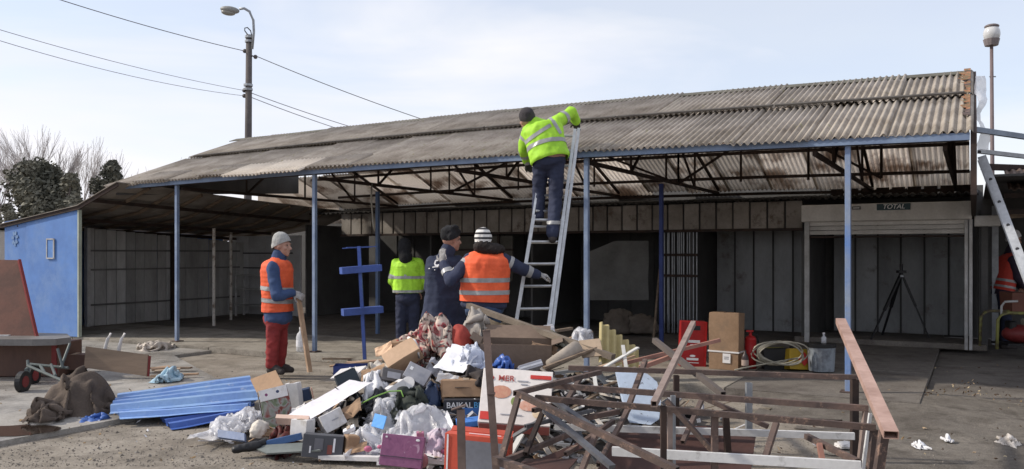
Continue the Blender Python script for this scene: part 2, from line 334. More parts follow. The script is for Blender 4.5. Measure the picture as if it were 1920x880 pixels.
# dirt banked up against the slab edges on the right
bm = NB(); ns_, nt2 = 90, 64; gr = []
g_bank = ground_mat('dark_dirt', (.17, .15, .13), (.25, .225, .195), (.12, .105, .09), 1.4, 1.0)  # darker tone than the yard, spread flat over its right side
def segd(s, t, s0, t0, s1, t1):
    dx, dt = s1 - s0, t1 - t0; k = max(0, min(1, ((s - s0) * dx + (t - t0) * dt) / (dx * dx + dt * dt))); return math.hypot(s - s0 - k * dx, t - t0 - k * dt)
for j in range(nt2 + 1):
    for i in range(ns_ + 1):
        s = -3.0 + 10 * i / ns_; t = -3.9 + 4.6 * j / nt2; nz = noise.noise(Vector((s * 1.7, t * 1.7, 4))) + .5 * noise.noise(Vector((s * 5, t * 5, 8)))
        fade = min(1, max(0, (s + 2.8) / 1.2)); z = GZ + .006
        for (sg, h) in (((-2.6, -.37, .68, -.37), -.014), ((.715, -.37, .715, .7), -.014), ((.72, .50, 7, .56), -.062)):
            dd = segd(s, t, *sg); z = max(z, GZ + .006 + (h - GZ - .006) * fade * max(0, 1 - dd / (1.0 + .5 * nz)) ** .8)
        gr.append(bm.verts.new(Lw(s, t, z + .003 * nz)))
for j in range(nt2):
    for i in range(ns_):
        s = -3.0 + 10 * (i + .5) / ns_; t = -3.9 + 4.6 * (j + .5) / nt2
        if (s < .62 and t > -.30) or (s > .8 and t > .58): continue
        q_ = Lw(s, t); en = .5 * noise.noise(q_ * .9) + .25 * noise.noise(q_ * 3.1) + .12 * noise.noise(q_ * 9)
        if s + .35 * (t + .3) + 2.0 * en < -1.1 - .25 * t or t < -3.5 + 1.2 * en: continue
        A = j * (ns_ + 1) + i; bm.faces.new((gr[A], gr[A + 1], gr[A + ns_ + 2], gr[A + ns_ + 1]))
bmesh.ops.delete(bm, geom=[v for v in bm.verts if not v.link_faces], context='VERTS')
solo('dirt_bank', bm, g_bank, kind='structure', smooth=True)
# raised sill of the shutter stall
bm = NB(); box(bm, Lw(-.05, 5.35, .04), (2.75, .9, .09), UROT, .01); solo('stall_sill', bm, g_slab2, kind='structure')

# ================================================================== SHED
def ez(s): return .07 * math.sin(math.pi * min(1, max(0, (s + 11.5) / 12.6)))
SL = .37; SLB = .39
shed = thing('market_shed', 'long open-fronted market shed with blue posts under a weathered corrugated roof', 'shed', Lw(-5, 3, 0), m=UROT)
def corrugated(wd, ln, pitch=.077, amp=.017, th=.006, per=8, ny=1):
    bm = NB(); nx = round(wd / pitch * per); rows = []
    for lay in (0, 1):
        for j in range(ny + 1):
            rows.append([bm.verts.new((i * wd / nx, ln * j / ny, amp * math.sin(i / per * 2 * math.pi) - lay * th)) for i in range(nx + 1)])
    m = ny + 1
    for j in range(ny):
        for i in range(nx):
            bm.faces.new((rows[j][i], rows[j][i + 1], rows[j + 1][i + 1], rows[j + 1][i])); bm.faces.new((rows[m + j + 1][i], rows[m + j + 1][i + 1], rows[m + j][i + 1], rows[m + j][i]))
    for i in range(nx):
        bm.faces.new((rows[m][i], rows[m][i + 1], rows[0][i + 1], rows[0][i])); bm.faces.new((rows[m - 1][i], rows[m - 1][i + 1], rows[2 * m - 1][i + 1], rows[2 * m - 1][i]))
    for j in range(ny):
        bm.faces.new((rows[j][0], rows[j + 1][0], rows[m + j + 1][0], rows[m + j][0])); bm.faces.new((rows[j + 1][nx], rows[j][nx], rows[m + j][nx], rows[m + j + 1][nx]))
    return bm
SHW = .77
def slope_m(s, t, z, k, sgn=1):   # sheet frame at (s,t,z): x along the eave, y up the slope
    v = (NV * sgn + Vector((0, 0, k))).normalized(); n = U.cross(v).normalized()
    return Matrix(((U.x, v.x, n.x, 0), (U.y, v.y, n.y, 0), (U.z, v.z, n.z, 0), (0, 0, 0, 1))), Lw(s, t, z)
shinv = WM[shed.name].inverted()
def place_sheet(src, s, t, z, k, sgn=1, jig=.004):
    m, loc = slope_m(s, t, z, k, sgn); j = Matrix.Rotation(random.uniform(-jig, jig), 4, 'Z') @ Matrix.Rotation(random.uniform(-jig, jig), 4, 'X')
    return copypart(src, shed, shinv @ Matrix.Translation(loc) @ m @ j)
k_ = math.sqrt(1 + SL * SL); kb = math.sqrt(1 + SLB * SLB)
def proto(wd, ln, mat, **k):
    o = bpy.data.objects.new('roof_sheet', mesh_of(corrugated(wd, ln, **k), 'roof_sheet', mat, True)); return o
lowp = proto(SHW + .05, 1.72 * k_, asb); upp = proto(SHW + .05, 1.50 * k_, asb); shortp = proto(SHW + .05, .55 * k_, asb)
backp = proto(SHW + .05, 1.62 * kb, asb_in); back2 = proto(SHW + .05, 1.62 * kb, asb_in)
palep = proto(SHW + .05, .62 * k_, M('pale_new_sheet', (.70, .62, .52), .7, col2=(.6, .52, .43)))
ns = 17
for i in range(ns):
    s = 1.1 - SHW * (i + 1); e = ez(s + .4); dz = .006 * (i % 2)
    jz = random.uniform(-.004, .006)
    if s > -12.0: tj = random.uniform(-.035, .03) if random.random() < .6 else 0; place_sheet(lowp, s, -.13 + tj, 2.668 + tj * SL + e - .13 * SL + dz + jz, SL)
    place_sheet(upp, s if i < 16 else s + .1, 1.53, 2.668 + e + 1.53 * SL + .03 + dz - jz, SL)
    if -11.6 < s < -6.9 and i != 14 and i != 12: place_sheet(shortp, s, -.17, 2.70 + e - .17 * SL + dz, SL, jig=.012)
for i in range(ns + 2):      # back slope: frame runs the other way along the eave
    s = 1.1 - SHW * (i + 1); e = ez(s + .4); dz = .006 * (i % 2)
    for (t0, zo) in ((6.1 + random.uniform(-.06, .1), -.02), (4.6, .012)):
        if i >= ns - 1 and t0 < 5: continue
        v = (-NV + Vector((0, 0, SLB))).normalized(); x = -U; n = x.cross(v).normalized()
        mm = Matrix(((x.x, v.x, n.x, 0), (x.y, v.y, n.y, 0), (x.z, v.z, n.z, 0), (0, 0, 0, 1)))
        loc = Lw(s + SHW, t0, 2.60 + e + (6 - t0) * SLB + zo + dz)
        copypart(backp, shed, shinv @ Matrix.Translation(loc) @ mm @ Matrix.Rotation(random.uniform(-.008, .008), 4, 'Z'))
for i, s in ((0, -8.95), (1, -8.2)):
    o = place_sheet(palep, s, -.32, 2.70 + ez(s) - .30 * SL, SL, jig=.03); o['label'] = 'pale loose roof sheet sticking out at the eave'
bm = NB()                      # ridge capping
for i in range(12):
    s0 = 1.12 - i * 1.11; s1 = s0 - 1.13
    for sg in (-1, 1):
        pa = Lw(s0, 3 + sg * .09, 3.80 + ez(s0) - .02); pb = Lw(s1, 3 + sg * .09, 3.80 + ez(s1) - .02)
        bar(bm, pa, pb, .20, .012, up=(NV * sg * SL + Vector((0, 0, 1))).normalized())
part('ridge_cap', bm, M('ridge_mortar', (.13, .125, .10), .9, col2=(.09, .085, .07)), shed)
# rusty flashing and dark gable boarding at the right end
rustbright = M('flaking_rust', (.33, .15, .08), .9, col2=(.15, .13, .075), scale=26, bump=.8, thr=(.42, .55))
def strip(t0, t1, wd, mat, s, zo):
    bm = NB(); up = (-NV * SL + Vector((0, 0, 1))).normalized(); bar(bm, Lw(s, t0, 2.668 + t0 * SL + zo), Lw(s, t1, 2.668 + t1 * SL + zo), wd, .012, up=up); return part('flashing', bm, mat, shed)
up_ = (-NV * SL + Vector((0, 0, 1))).normalized(); tq = .45
while tq < 2.95:
    ln = random.uniform(.08, .2); wd = random.uniform(.03, .10) + (.04 if tq > 2.2 else 0); bm = NB(); zo = .034 + (.03 if tq > 1.45 else 0); s_ = 1.12 - wd / 2 - random.uniform(0, .02)
    prism(bm, [Lw(1.12, tq, 2.668 + tq * SL + zo), Lw(1.12, tq + ln, 2.668 + (tq + ln) * SL + zo), Lw(1.12 - wd, tq + ln * random.uniform(.7, 1), 2.668 + (tq + ln * .85) * SL + zo), Lw(1.12 - wd * random.uniform(.6, 1.1), tq + ln * .45, 2.668 + (tq + ln * .45) * SL + zo + .01), Lw(1.12 - wd * .7, tq + ln * .1, 2.668 + (tq + ln * .1) * SL + zo)], up_ * .006)
    part('flashing', bm, rustbright if random.random() < .8 else rust, shed); tq += ln * random.uniform(.6, .95)
lapm = M('lap_strip_steel', (.10, .09, .08), .85, col2=(.06, .052, .046), scale=5)
for k in range(6):
    s0 = 1.06 - k * 2.13; s1 = max(-12.15, s0 - 2.10); bm = NB(); n_ = 3
    for q in range(n_):
        a0, a1 = s0 + (s1 - s0) * q / n_, s0 + (s1 - s0) * (q + 1) / n_; bar(bm, Lw(a0, 1.50, 2.668 + ez(a0) + 1.50 * SL + .062), Lw(a1, 1.50, 2.668 + ez(a1) + 1.50 * SL + .062), .07, .02, up=up_)
    part('lap_strip', bm, lapm, shed)
bm = NB(); prism(bm, [Lw(1.125, -.06, 2.02), Lw(1.125, -.06, 2.62), Lw(1.125, 3, 3.80), Lw(1.125, 6.15, 2.58), Lw(1.125, 6.15, 2.0)], U * .055)
part('gable_board', bm, rust_dark, shed)
bm = NB(); prism(bm, [Lw(-11.75, -.1, 2.45), Lw(-11.75, -.1, 2.62), Lw(-11.75, 3, 3.74), Lw(-11.75, 4.3, 3.2), Lw(-11.75, 4.3, 2.75)], U * .03)
part('gable_board', bm, dark_panel, shed)
# posts
FP = [(S_at(332, 0), 0), (S_at(590, 0), 0), (S_at(1100, 0), 0), (S_at(1590, 0), 0)]
for i, (s, t) in enumerate(FP):
    bm = NB(); box(bm, Lw(s, t, (2.55 + ez(s)) / 2), (.056, .056, 2.55 + ez(s)), UROT, .004)
    p = part('post', bm, blue_paint if i != 3 else M('worn_blue_paint', (.13, .24, .52), .5, col2=(.26, .31, .40), scale=2.5, bump=.15), shed)
    bm = NB(); box(bm, Lw(s, t, .005), (.15, .15, .012), UROT, .002); part('base_plate', bm, rust, p)
for (px, py) in ((708, 626), (1240, 645)):
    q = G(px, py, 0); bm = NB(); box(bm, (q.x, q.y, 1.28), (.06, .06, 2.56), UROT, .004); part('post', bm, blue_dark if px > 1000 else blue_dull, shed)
# eave beam in three lengths
bs = [-11.55, FP[1][0], FP[2][0] - .1, 1.12]
for i in range(3):
    bm = NB(); n = 4
    for k in range(n):
        s0 = bs[i] + (bs[i + 1] - bs[i]) * k / n; s1 = bs[i] + (bs[i + 1] - bs[i]) * (k + 1) / n
        bar(bm, Lw(s0, -.055 - .004 * i, 2.588 + ez(s0)), Lw(s1, -.055 - .004 * i, 2.588 + ez(s1)), .045, .072)
    part('eave_beam', bm, M('pale_blue_beam', (.20, .265, .38), .55, col2=(.15, .20, .31), scale=3, bump=.15), shed)
# purlins and trusses of rusty angle steel
def lbar(p, q, w_=.045, h_=.05, mat=rust_dark, name='purlin', par=None):
    bm = NB(); bar(bm, p, q, w_, h_); return part(name, bm, mat, par or shed)
for (t, z) in ((.22, 2.60), (1.5, 3.09), (2.85, 3.60), (3.2, 3.58), (4.45, 3.04), (5.35, 2.715), (6.0, 2.475)):
    for (s0, s1) in ((-11.5, -5.2), (-5.2, 1.1)):
        bm = NB(); sm = (s0 + s1) / 2
        bar(bm, Lw(s0, t, z + ez(s0)), Lw(sm, t, z + ez(sm)), .045, .05); bar(bm, Lw(sm, t, z + ez(sm)), Lw(s1, t, z + ez(s1)), .045, .05)
        part('purlin', bm, rust_dark, shed)
TS = [FP[0][0], FP[1][0], FP[1][0] + 2.4, FP[2][0], FP[3][0] - .35, .9]
for s in TS:
    e = ez(s); tr = bpy.data.objects.new('truss', mesh_of(bar(NB(), Lw(s, .1, 2.50 + e), Lw(s, 6.0, 2.50 + e), .04, .05), 'truss', rust_dark)); COL.objects.link(tr); tr.parent = shed; WM[tr.name] = WM[shed.name]
    tr.data.transform(shinv)
    for k, (p, q) in enumerate((((.05, 2.60), (3, 3.70)), ((3, 3.70), (6.0, 2.56)))): lbar(Lw(s, p[0], p[1] + e), Lw(s, q[0], q[1] + e), .04, .045, name='rafter', par=tr)
    for tt in (1.5, 3, 4.5): lbar(Lw(s, tt, 2.50 + e), Lw(s, tt, 2.62 + e + SL * min(tt, 6 - tt) - .05), .03, .03, name='upright', par=tr)
    for (ta, tb) in ((1.5, 3), (4.5, 3)):
        lbar(Lw(s, ta, 2.5 + e), Lw(s, tb, 3.66 + e), .03, .03, name='brace', par=tr)
# long lattice girder behind the eave (ties, hangers and diagonals seen under the roof)
for (s0, s1) in ((FP[1][0], FP[2][0]), (FP[2][0], FP[3][0])):
    n = 3
    for k in range(n + 1):
        s = s0 + (s1 - s0) * k / n
        lbar(Lw(s, 3.6, 2.50 + ez(s)), Lw(s, 3.6, 3.42 + ez(s)), .03, .03, name='hanger')
    lbar(Lw(s0, 3.6, 2.5 + ez(s0)), Lw((s0 + s1) / 2, 3.6, 3.4 + ez(s0)), .035, .035, name='brace'); lbar(Lw(s1, 3.6, 2.5 + ez(s1)), Lw((s0 + s1) / 2, 3.6, 3.4 + ez(s1)), .035, .035, name='brace')
# low hipped canopy closing the left end
def hipq(t, i): 
    e = [(-11.35, 2.64), (-12.4, 2.28), (-14.75, 1.99)][i]; return Lw(e[0] - .12 * min(t, 3), t, e[1] - .035 * max(0, t))
hsheets = M('hip_sheet', (.30, .27, .24), .9, col2=(.17, .145, .125), scale=2, bump=.4, bscale=40)
nt_ = 8
for j in range(nt_):
    for i in (0, 1):
        t0 = -.42 + j * .82; t1 = t0 + .85; bm = NB(); dz = .004 * (j % 2)
        prism(bm, [hipq(t0, i) + Vector((0, 0, dz)), hipq(t1, i) + Vector((0, 0, dz)), hipq(t1, i + 1) + Vector((0, 0, dz)), hipq(t0, i + 1) + Vector((0, 0, dz))], Vector((0, 0, -.012)))
        part('hip_sheet', bm, hsheets, shed)
for i in (0, 1):
    bm = NB(); bar(bm, hipq(-.38, i) - Vector((0, 0, .05)), hipq(-.38, i + 1) - Vector((0, 0, .05)), .03, .05); part('verge_board', bm, rust_dark, shed)
for k in range(9):
    t0 = .3 + k * .62; bm = NB(); bar(bm, hipq(t0, 0) - Vector((0, 0, .045)), hipq(t0, 1) - Vector((0, 0, .045)), .04, .05); bar(bm, hipq(t0, 1) - Vector((0, 0, .045)), hipq(t0, 2) - Vector((0, 0, .045)), .04, .05); part('rafter', bm, wood, shed)
for (s, z) in ((-12.0, 2.35), (-13.2, 2.08), (-14.2, 1.96)):
    bm = NB(); bar(bm, Lw(s, -.35, z), Lw(s - .25, 5.2, z - .17), .05, .06); part('purlin', bm, rust_dark, shed)

# ================================================================== STALL ROW AT THE BACK
row = thing('stall_row', 'row of grimy metal stalls along the back of the shed', 'stalls', Lw(-6, 6, 0), m=UROT)
rowinv = WM[row.name].inverted()
sF0 = S_at(640, 5); sF1 = -1.30
np_ = 34; wdt = (sF1 - sF0) / np_
pp = bpy.data.objects.new('fascia_panel', mesh_of(box(NB(), (0, 0, 0), (wdt - .03, .03, .46), None, .006), 'fascia_panel', brown_panel))
for i in range(np_):
    s = sF0 + wdt * (i + .5)
    copypart(pp, row, rowinv @ Matrix.Translation(Lw(s, 5.0 + random.uniform(-.006, .006), 2.085 + random.uniform(-.008, .008))) @ UROT)
bm = NB(); bar(bm, Lw(sF0, 5.035, 2.08), Lw(sF1, 5.035, 2.08), .02, .45); part('fascia_backing', bm, dark_panel, row)
bm = NB(); bar(bm, Lw(sF0, 4.985, 1.845), Lw(sF1, 4.985, 1.845), .05, .045); part('lintel', bm, rust_dark, row)
# dark roof of the stalls and closing wall above
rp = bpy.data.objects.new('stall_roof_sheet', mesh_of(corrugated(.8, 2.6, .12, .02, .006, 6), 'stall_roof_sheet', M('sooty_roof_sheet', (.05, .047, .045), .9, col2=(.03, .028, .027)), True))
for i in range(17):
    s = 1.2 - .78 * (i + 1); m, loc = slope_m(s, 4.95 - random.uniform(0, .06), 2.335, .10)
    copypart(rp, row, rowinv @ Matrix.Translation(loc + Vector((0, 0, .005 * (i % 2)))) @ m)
bm = NB(); bar(bm, Lw(-15.0, 6.3, 2.62), Lw(-11.2, 6.3, 2.62), .03, .9); part('closing_sheet', bm, M('tan_closing_sheet', (.36, .31, .26), .85, col2=(.22, .18, .15), scale=2), row)
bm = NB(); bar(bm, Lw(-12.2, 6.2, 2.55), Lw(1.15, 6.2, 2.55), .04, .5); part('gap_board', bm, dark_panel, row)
# hanging torn sheet ends under the back eave (serrated edge, right part)
for i in range(9):
    s = -1.0 + i * .24; bm = NB(); prism(bm, [Lw(s, 5.9, 2.36), Lw(s + .2, 5.9, 2.36), Lw(s + .2, 5.9, 2.55), Lw(s, 5.9, 2.55)], NV * .01)
    part('torn_sheet', bm, rust_dark, row)
# back wall panels, stall by stall
def wallpanels(sa, sb, t, z0, z1, wd, mat, name='wall_panel', gap=.018, depth=.03):
    n = max(1, round((sb - sa) / wd)); w_ = (sb - sa) / n
    src = bpy.data.objects.new(name, mesh_of(box(NB(), (0, 0, 0), (w_ - gap, depth, z1 - z0), None, .006), name, mat))
    for i in range(n): copypart(src, row, rowinv @ Matrix.Translation(Lw(sa + w_ * (i + .5), t + random.uniform(-.012, .012), (z0 + z1) / 2)) @ UROT)
    rs = bpy.data.objects.new('panel_rib', mesh_of(box(NB(), (0, 0, 0), (.03, .03, z1 - z0)), 'panel_rib', dark_panel))
    for i in range(1, n): copypart(rs, row, rowinv @ Matrix.Translation(Lw(sa + w_ * i, t - .02, (z0 + z1) / 2)) @ UROT)
sd1 = S_at(1310, 5.4)
wallpanels(sd1, -1.40, 6.6, .0, 2.1, .33, grey_panel)
wallpanels(-1.15, 1.15, 7.3, .0, 2.1, .36, grey_panel)
wallpanels(-11.9, sd1, 7.4, .0, 2.1, .5, dark_panel)
for (s, t0, t1, mat) in ((-1.32, 5.06, 7.35, dark_panel), (1.24, 5.06, 7.35, dark_panel), (sd1 - .04, 5.1, 7.35, dark_panel), (-6.4, 5.1, 7.35, dark_panel), (-12.25, 5.1, 7.35, dark_panel), (-9.0, 5.4, 7.35, dark_panel)):
    bm = NB(); bar(bm, Lw(s, t0, 1.05), Lw(s, t1, 1.05), .04, 2.1); part('partition', bm, mat, row)
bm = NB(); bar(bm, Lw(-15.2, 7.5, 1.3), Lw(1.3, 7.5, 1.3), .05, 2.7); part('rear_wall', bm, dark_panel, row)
# front shutters half closing the stall behind the lime-jacket worker: pale board
bm = NB(); box(bm, Lw(-7.6, 5.15, 1.35), (1.5, .03, .9), UROT, .004); part('board', bm, M('stained_board', (.12, .11, .095), .85, col2=(.075, .07, .06)), row)
bm = NB(); box(bm, Lw(-7.6, 5.12, 1.52), (1.56, .03, .04), UROT); part('board_rail', bm, rust_dark, row)
bm = NB(); box(bm, Lw(-7.15, 5.10, .95), (.04, .04, 1.8), UROT); part('jamb', bm, rust_dark, row)

# left end stall: plank end wall, pale back wall, poles, shelves
les = thing('end_stall', 'open end stall with grey plank side wall and pale back boards', 'stall', Lw(-13.5, 3, 0), m=UROT)
leinv = WM[les.name].inverted()
plank_m = M('grey_plank', (.52, .515, .505), .85, col2=(.34, .335, .325), scale=2.5, stretch=(1, 1, .3), bump=.3, rnd=.22)
tt = .95
while tt < 4.9:
    wd = random.choice((.22, .26, .3, .32)); bm = NB(); top = 2.0 - .06 * tt
    box(bm, Lw(-14.2 + random.uniform(-.01, .01), tt + wd / 2, top / 2), (.03, wd - .014, top), UROT, .004); part('plank', bm, plank_m, les); tt += wd
for z in (.42, 1.12, 1.5):
    bm = NB(); bar(bm, Lw(-14.16, .95, z), Lw(-14.16, 4.9, z), .03, .035); part('rail', bm, M('grey_rail', (.20, .195, .19), .8), les)
for (s, t, h, mat) in ((-14.12, .98, 1.95, white_frame), (-14.1, 2.95, 1.85, rust_dark), (-14.3, .2, 1.9, rust_dark)):
    bm = NB(); box(bm, Lw(s, t, h / 2), (.07, .07, h), UROT); part('upright', bm, mat, les)
for i in range(4):
    bm = NB(); s0 = -14.6 + i * .56; box(bm, Lw(s0 + .28, 5.06 + .004 * i, .93), (.55, .03, 1.86), UROT, .004); part('back_board', bm, M('pale_board', (.54, .545, .55), .8, col2=(.42, .42, .425), scale=2, bump=.15, rnd=.1), les)
bm = NB(); box(bm, Lw(-13.6, 5.03, 1.45), (2.0, .02, .03), UROT); box(bm, Lw(-13.6, 5.03, 1.1), (2.0, .02, .03), UROT); part('batten', bm, dark_panel, les)
for (px, py, h) in ((401, 611, 1.95), (433, 600, 1.9)):
    q = G(px, py, 0); bm = NB(); rod(bm, (q.x, q.y, 0), (q.x, q.y, h), .032); part('pole', bm, M('chipped_white_paint', (.50, .47, .43), .7, col2=(.18, .14, .11), scale=7, thr=(.36, .5)), les)
shf = thing('shelf_unit', 'low grey shelf unit standing against the pale back boards of the end stall', 'shelf', Lw(-13.3, 4.6, 0), m=UROT)
for z in (.25, .62, .95):
    bm = NB(); box(bm, Lw(-13.3, 4.6, z), (1.1, .3, .025), UROT, .003); part('shelf', bm, plank_m, shf)
for ds in (-.53, .53):
    for dt in (-.12, .12):
        bm = NB(); box(bm, Lw(-13.3 + ds, 4.6 + dt, .48), (.035, .035, .96), UROT); part('leg', bm, white_frame, shf)

# blue front of the kiosk at the far left
kio = thing('blue_kiosk', 'bright blue sheet-metal kiosk front at the left end of the shed', 'kiosk', Lw(-13.4, -.3, 0), m=UROT)
bl = M('bright_blue_sheet', (.105, .225, .52), .55, col2=(.085, .18, .43), scale=1.2, bump=.12, bscale=6, spec=.35)
lichen(bl, (.15, .25, .47), 1.6, .48, .70); lichen(bl, (.10, .10, .16), 7, .68, .73)
def topz(s): return 2.255 + (s + 12.4) * .10
edges = [-14.62, -13.93, -12.42]
for i in (0, 1):
    s0, s1 = edges[i] + .004, edges[i + 1] - .004; bm = NB()
    prism(bm, [Lw(s0, -.35 - .006 * i, 0), Lw(s1, -.35 - .006 * i, 0), Lw(s1, -.35 - .006 * i, topz(s1)), Lw(s0, -.35 - .006 * i, topz(s0))], NV * .04); part('panel', bm, bl, kio)
bm = NB(); box(bm, Lw(-12.39, -.34, 1.1), (.035, .06, 2.2), UROT); part('corner_trim', bm, M('pale_green_trim', (.42, .46, .38), .6), kio)
bm = NB(); prism(bm, [Lw(-14.64, -.33, 0), Lw(-14.64, 4.8, 0), Lw(-14.64, 4.8, 1.85), Lw(-14.64, -.33, 2.0)], U * .03); part('side_panel', bm, bl, kio)
wn = thing; sc_ = S_at(96, -.36); zc = CAMZ + 9 * 15 / F
q = Lw(sc_, -.375, 1.53)
bm = NB()
for (dx, dz, wx, wz) in ((-.1, 0, .022, .36), (.1, 0, .022, .36), (0, .17, .22, .022), (0, -.17, .22, .022)): box(bm, q + U * dx + Vector((0, 0, dz)), (wx, .02, wz), UROT)
wf = part('notice_frame', bm, white_frame, kio)
bm = NB(); box(bm, q + NV * .005, (.19, .008, .32), UROT); part('notice_board', bm, M('blue_notice', (.13, .28, .62), .5), wf)
emb = M('faded_yellow_paint', (.17, .265, .44), .8, bump=0)
bm = NB(); q = Lw(S_at(28, -.36), -.362, 1.72)     # faded flower-like emblem
for k in range(7):
    a = k * 2 * math.pi / 7 + .3; box(bm, q + U * .065 * math.cos(a) + Vector((0, 0, .10 * math.sin(a))), (.075, .004, .052), UROT @ Matrix.Rotation(-math.atan2(.1 * math.sin(a), .065 * math.cos(a)), 4, 'Y'))
part('emblem', bm, emb, kio)
# pale building glimpsed past the kiosk
bm = NB(); box(bm, P(-40, 470, 19) + Vector((0, 1.2, -.55)), (1.3, 2.0, 2.0), None, .02); hb = thing('plaster_hut', 'pale plastered hut half hidden left of the blue kiosk', 'hut', P(-40, 470, 19) * 1)
part('wall', bm, M('pale_plaster', (.48, .44, .39), .9, col2=(.40, .36, .32)), hb)
bm = NB(); box(bm, P(-40, 470, 19) + Vector((0, 1.2, .56)), (1.5, 2.2, .09), None, .02); part('roof', bm, dark_panel, hb)
# ================================================================== SHUTTER
shu = thing('roller_shutter', 'half-raised white roller shutter with a dark sign plate on its box', 'shutter', Lw(-.08, 4.95, 0), m=UROT)
shs = M('cream_shutter_paint', (.64, .62, .59), .6, col2=(.50, .48, .45), scale=3, bump=.12)
bm = NB(); box(bm, Lw(-.08, 4.86, 2.09), (2.42, .22, .27), UROT, .012); part('shutter_box', bm, shs, shu)
for i in range(3):
    bm = NB(); box(bm, Lw(-.08, 4.92, 1.925 - i * .072), (2.3, .018, .066), UROT, .006); part('slat', bm, shs, shu)
bm = NB(); box(bm, Lw(-.08, 4.92, 1.71), (2.3, .03, .03), UROT, .004); part('bottom_rail', bm, rust_dark, shu)
for s in (-1.225, 1.055, 1.115):
    bm = NB(); box(bm, Lw(s, 4.90, .98), (.075 if s < 0 else .045, .07, 1.96), UROT, .004); part('guide_rail', bm, white_frame, shu)
def plate(s0, s1, z0, z1, mat, name='sign_plate'):
    bm = NB(); box(bm, Lw((s0 + s1) / 2, 4.738, (z0 + z1) / 2), (s1 - s0, .014, z1 - z0), UROT, .002); return part(name, bm, mat, shu)
sgn = M('dark_teal_sign', (.05, .085, .10), .5, var=.15, bump=0)
a_, b_ = S_at(1644, 4.74), S_at(1707, 4.74); plt = plate(a_, b_, 2.115, 2.215, sgn)
mm = WM[shu.name].inverted() @ Matrix.Translation(Lw((a_ + b_) / 2, 4.728, 2.165)) @ UROT @ FRONT
text('TOTAL', ink_white, plt, mm, .098, shear=.25)
a2, b2 = S_at(1597, 4.74), S_at(1614, 4.74); p2 = plate(a2, b2, 2.135, 2.185, M('small_label', (.16, .16, .16), .5))
bm = NB(); box(bm, Lw((a2 + b2) / 2, 4.728, 2.16), ((b2 - a2) * .7, .004, .012), UROT); part('print', bm, ink_white, p2)
bm = NB(); box(bm, Lw(1.33, 5.0, 1.93), (.34, .2, .16), UROT, .01); part('cable_box', bm, shs, shu)

# folded lattice grille beside the dark blue post
gri = thing('folding_grille', 'folded steel lattice grille with two cross rails beside the dark blue post', 'grille', Lw(-3.6, 5.1, 0), m=UROT)
g0, g1 = S_at(1246, 5.1), S_at(1306, 5.1); src = bpy.data.objects.new('bar', mesh_of(box(NB(), (0, 0, 0), (.018, .02, 1.8)), 'bar', galv))
for i in range(14):
    s = g0 + (g1 - g0) * (i + random.uniform(-.2, .2)) / 13; copypart(src, gri, WM[gri.name].inverted() @ Matrix.Translation(Lw(s, 5.12 + random.uniform(-.03, .03), .92)) @ UROT)
for z in (1.42, 1.05):
    bm = NB(); bar(bm, Lw(g0 - .03, 5.06, z), Lw(g1 + .03, 5.06, z), .03, .045); part('cross_rail', bm, rust_dark, gri)
# pale tarpaulin hung in the dark stall, with rail and dusty sacks below
def cloth_grid(px0, py0, px1, py1, D, nx, ny, amp, seed, fr=3, corner=None, tilt=0):
    bm = NB(); vsx = []
    for j in range(ny + 1):
        for i in range(nx + 1):
            x = px0 + (px1 - px0) * i / nx; y = py0 + (py1 - py0) * j / ny
            if corner: x, y = corner(i / nx, j / ny, x, y)
            p = P(x, y, D + tilt * j / ny); k = noise.noise(Vector((p.x * fr, p.z * fr, seed))); k2 = noise.noise(Vector((p.x * fr * 3, p.z * fr * 3, seed + 9)))
            vsx.append(bm.verts.new(p + Vector((0, amp * k + amp * .4 * k2, 0))))
    for j in range(ny):
        for i in range(nx):
            a = j * (nx + 1) + i; bm.faces.new((vsx[a], vsx[a + 1], vsx[a + nx + 2], vsx[a + nx + 1]))
    return bm
def tarc(u, v, x, y):
    return x, y + (22 * max(0, 1 - u * 2.2) * (1 - v))
solo('tarpaulin', cloth_grid(1100, 452, 1216, 563, 15.2, 14, 14, .05, 3, corner=tarc), M('faded_tarpaulin', (.17, .17, .165), .8, col2=(.11, .11, .105), scale=2, bump=.2), 'pale creased tarpaulin sheet hanging in the dark stall between two posts', 'tarpaulin', smooth=True)
# neighbouring frame and roof on the far right
nb = thing('neighbour_stall', 'dark neighbouring stall with blue rails and a low rusty roof at the right edge', 'stall', Lw(3, 4, 0))
for (a, b, wd, mat) in (((1826, 243, 9.0), (2080, 280, 9.6), .055, M('pale_rail_paint', (.27, .32, .40), .5)), ((1836, 284, 9.3), (2080, 312, 9.9), .045, galv)):
    bm = NB(); bar(bm, P(*a), P(*b), .05, wd); part('rail', bm, mat, nb)
bm = NB(); bar(bm, P(1842, 313, 12.4), P(2120, 322, 12.8), .08, .09); part('ridge_beam', bm, rust_dark, nb)
crr = M('rusty_roof_sheet', (.20, .14, .11), .85, col2=(.11, .075, .06), scale=3, bump=.4)
src = bpy.data.objects.new('roof_sheet', mesh_of(corrugated(.8, 2.2, .09, .014), 'roof_sheet', crr, True))
ninv = WM[nb.name].inverted()
for i in range(5):
    m, loc = slope_m(1.55 + i * .76, 3.3, 2.28, .22); copypart(src, nb, ninv @ Matrix.Translation(loc + Vector((0, 0, .006 * (i % 2)))) @ m)
for z, t in ((2.2, 3.35), (2.0, 3.6), (2.55, 4.8)):
    bm = NB(); bar(bm, Lw(1.5, t, z), Lw(5.4, t, z), .05, .06); part('purlin', bm, rust_dark, nb)
bm = NB(); bar(bm, Lw(1.3, 7.6, 1.2), Lw(6, 7.6, 1.2), .05, 2.5); part('back_wall', bm, dark_panel, nb)
bm = NB(); bar(bm, Lw(1.3, 5.2, 2.42), Lw(5.8, 5.2, 2.42), 5.0, .03); part('ceiling', bm, dark_panel, nb)
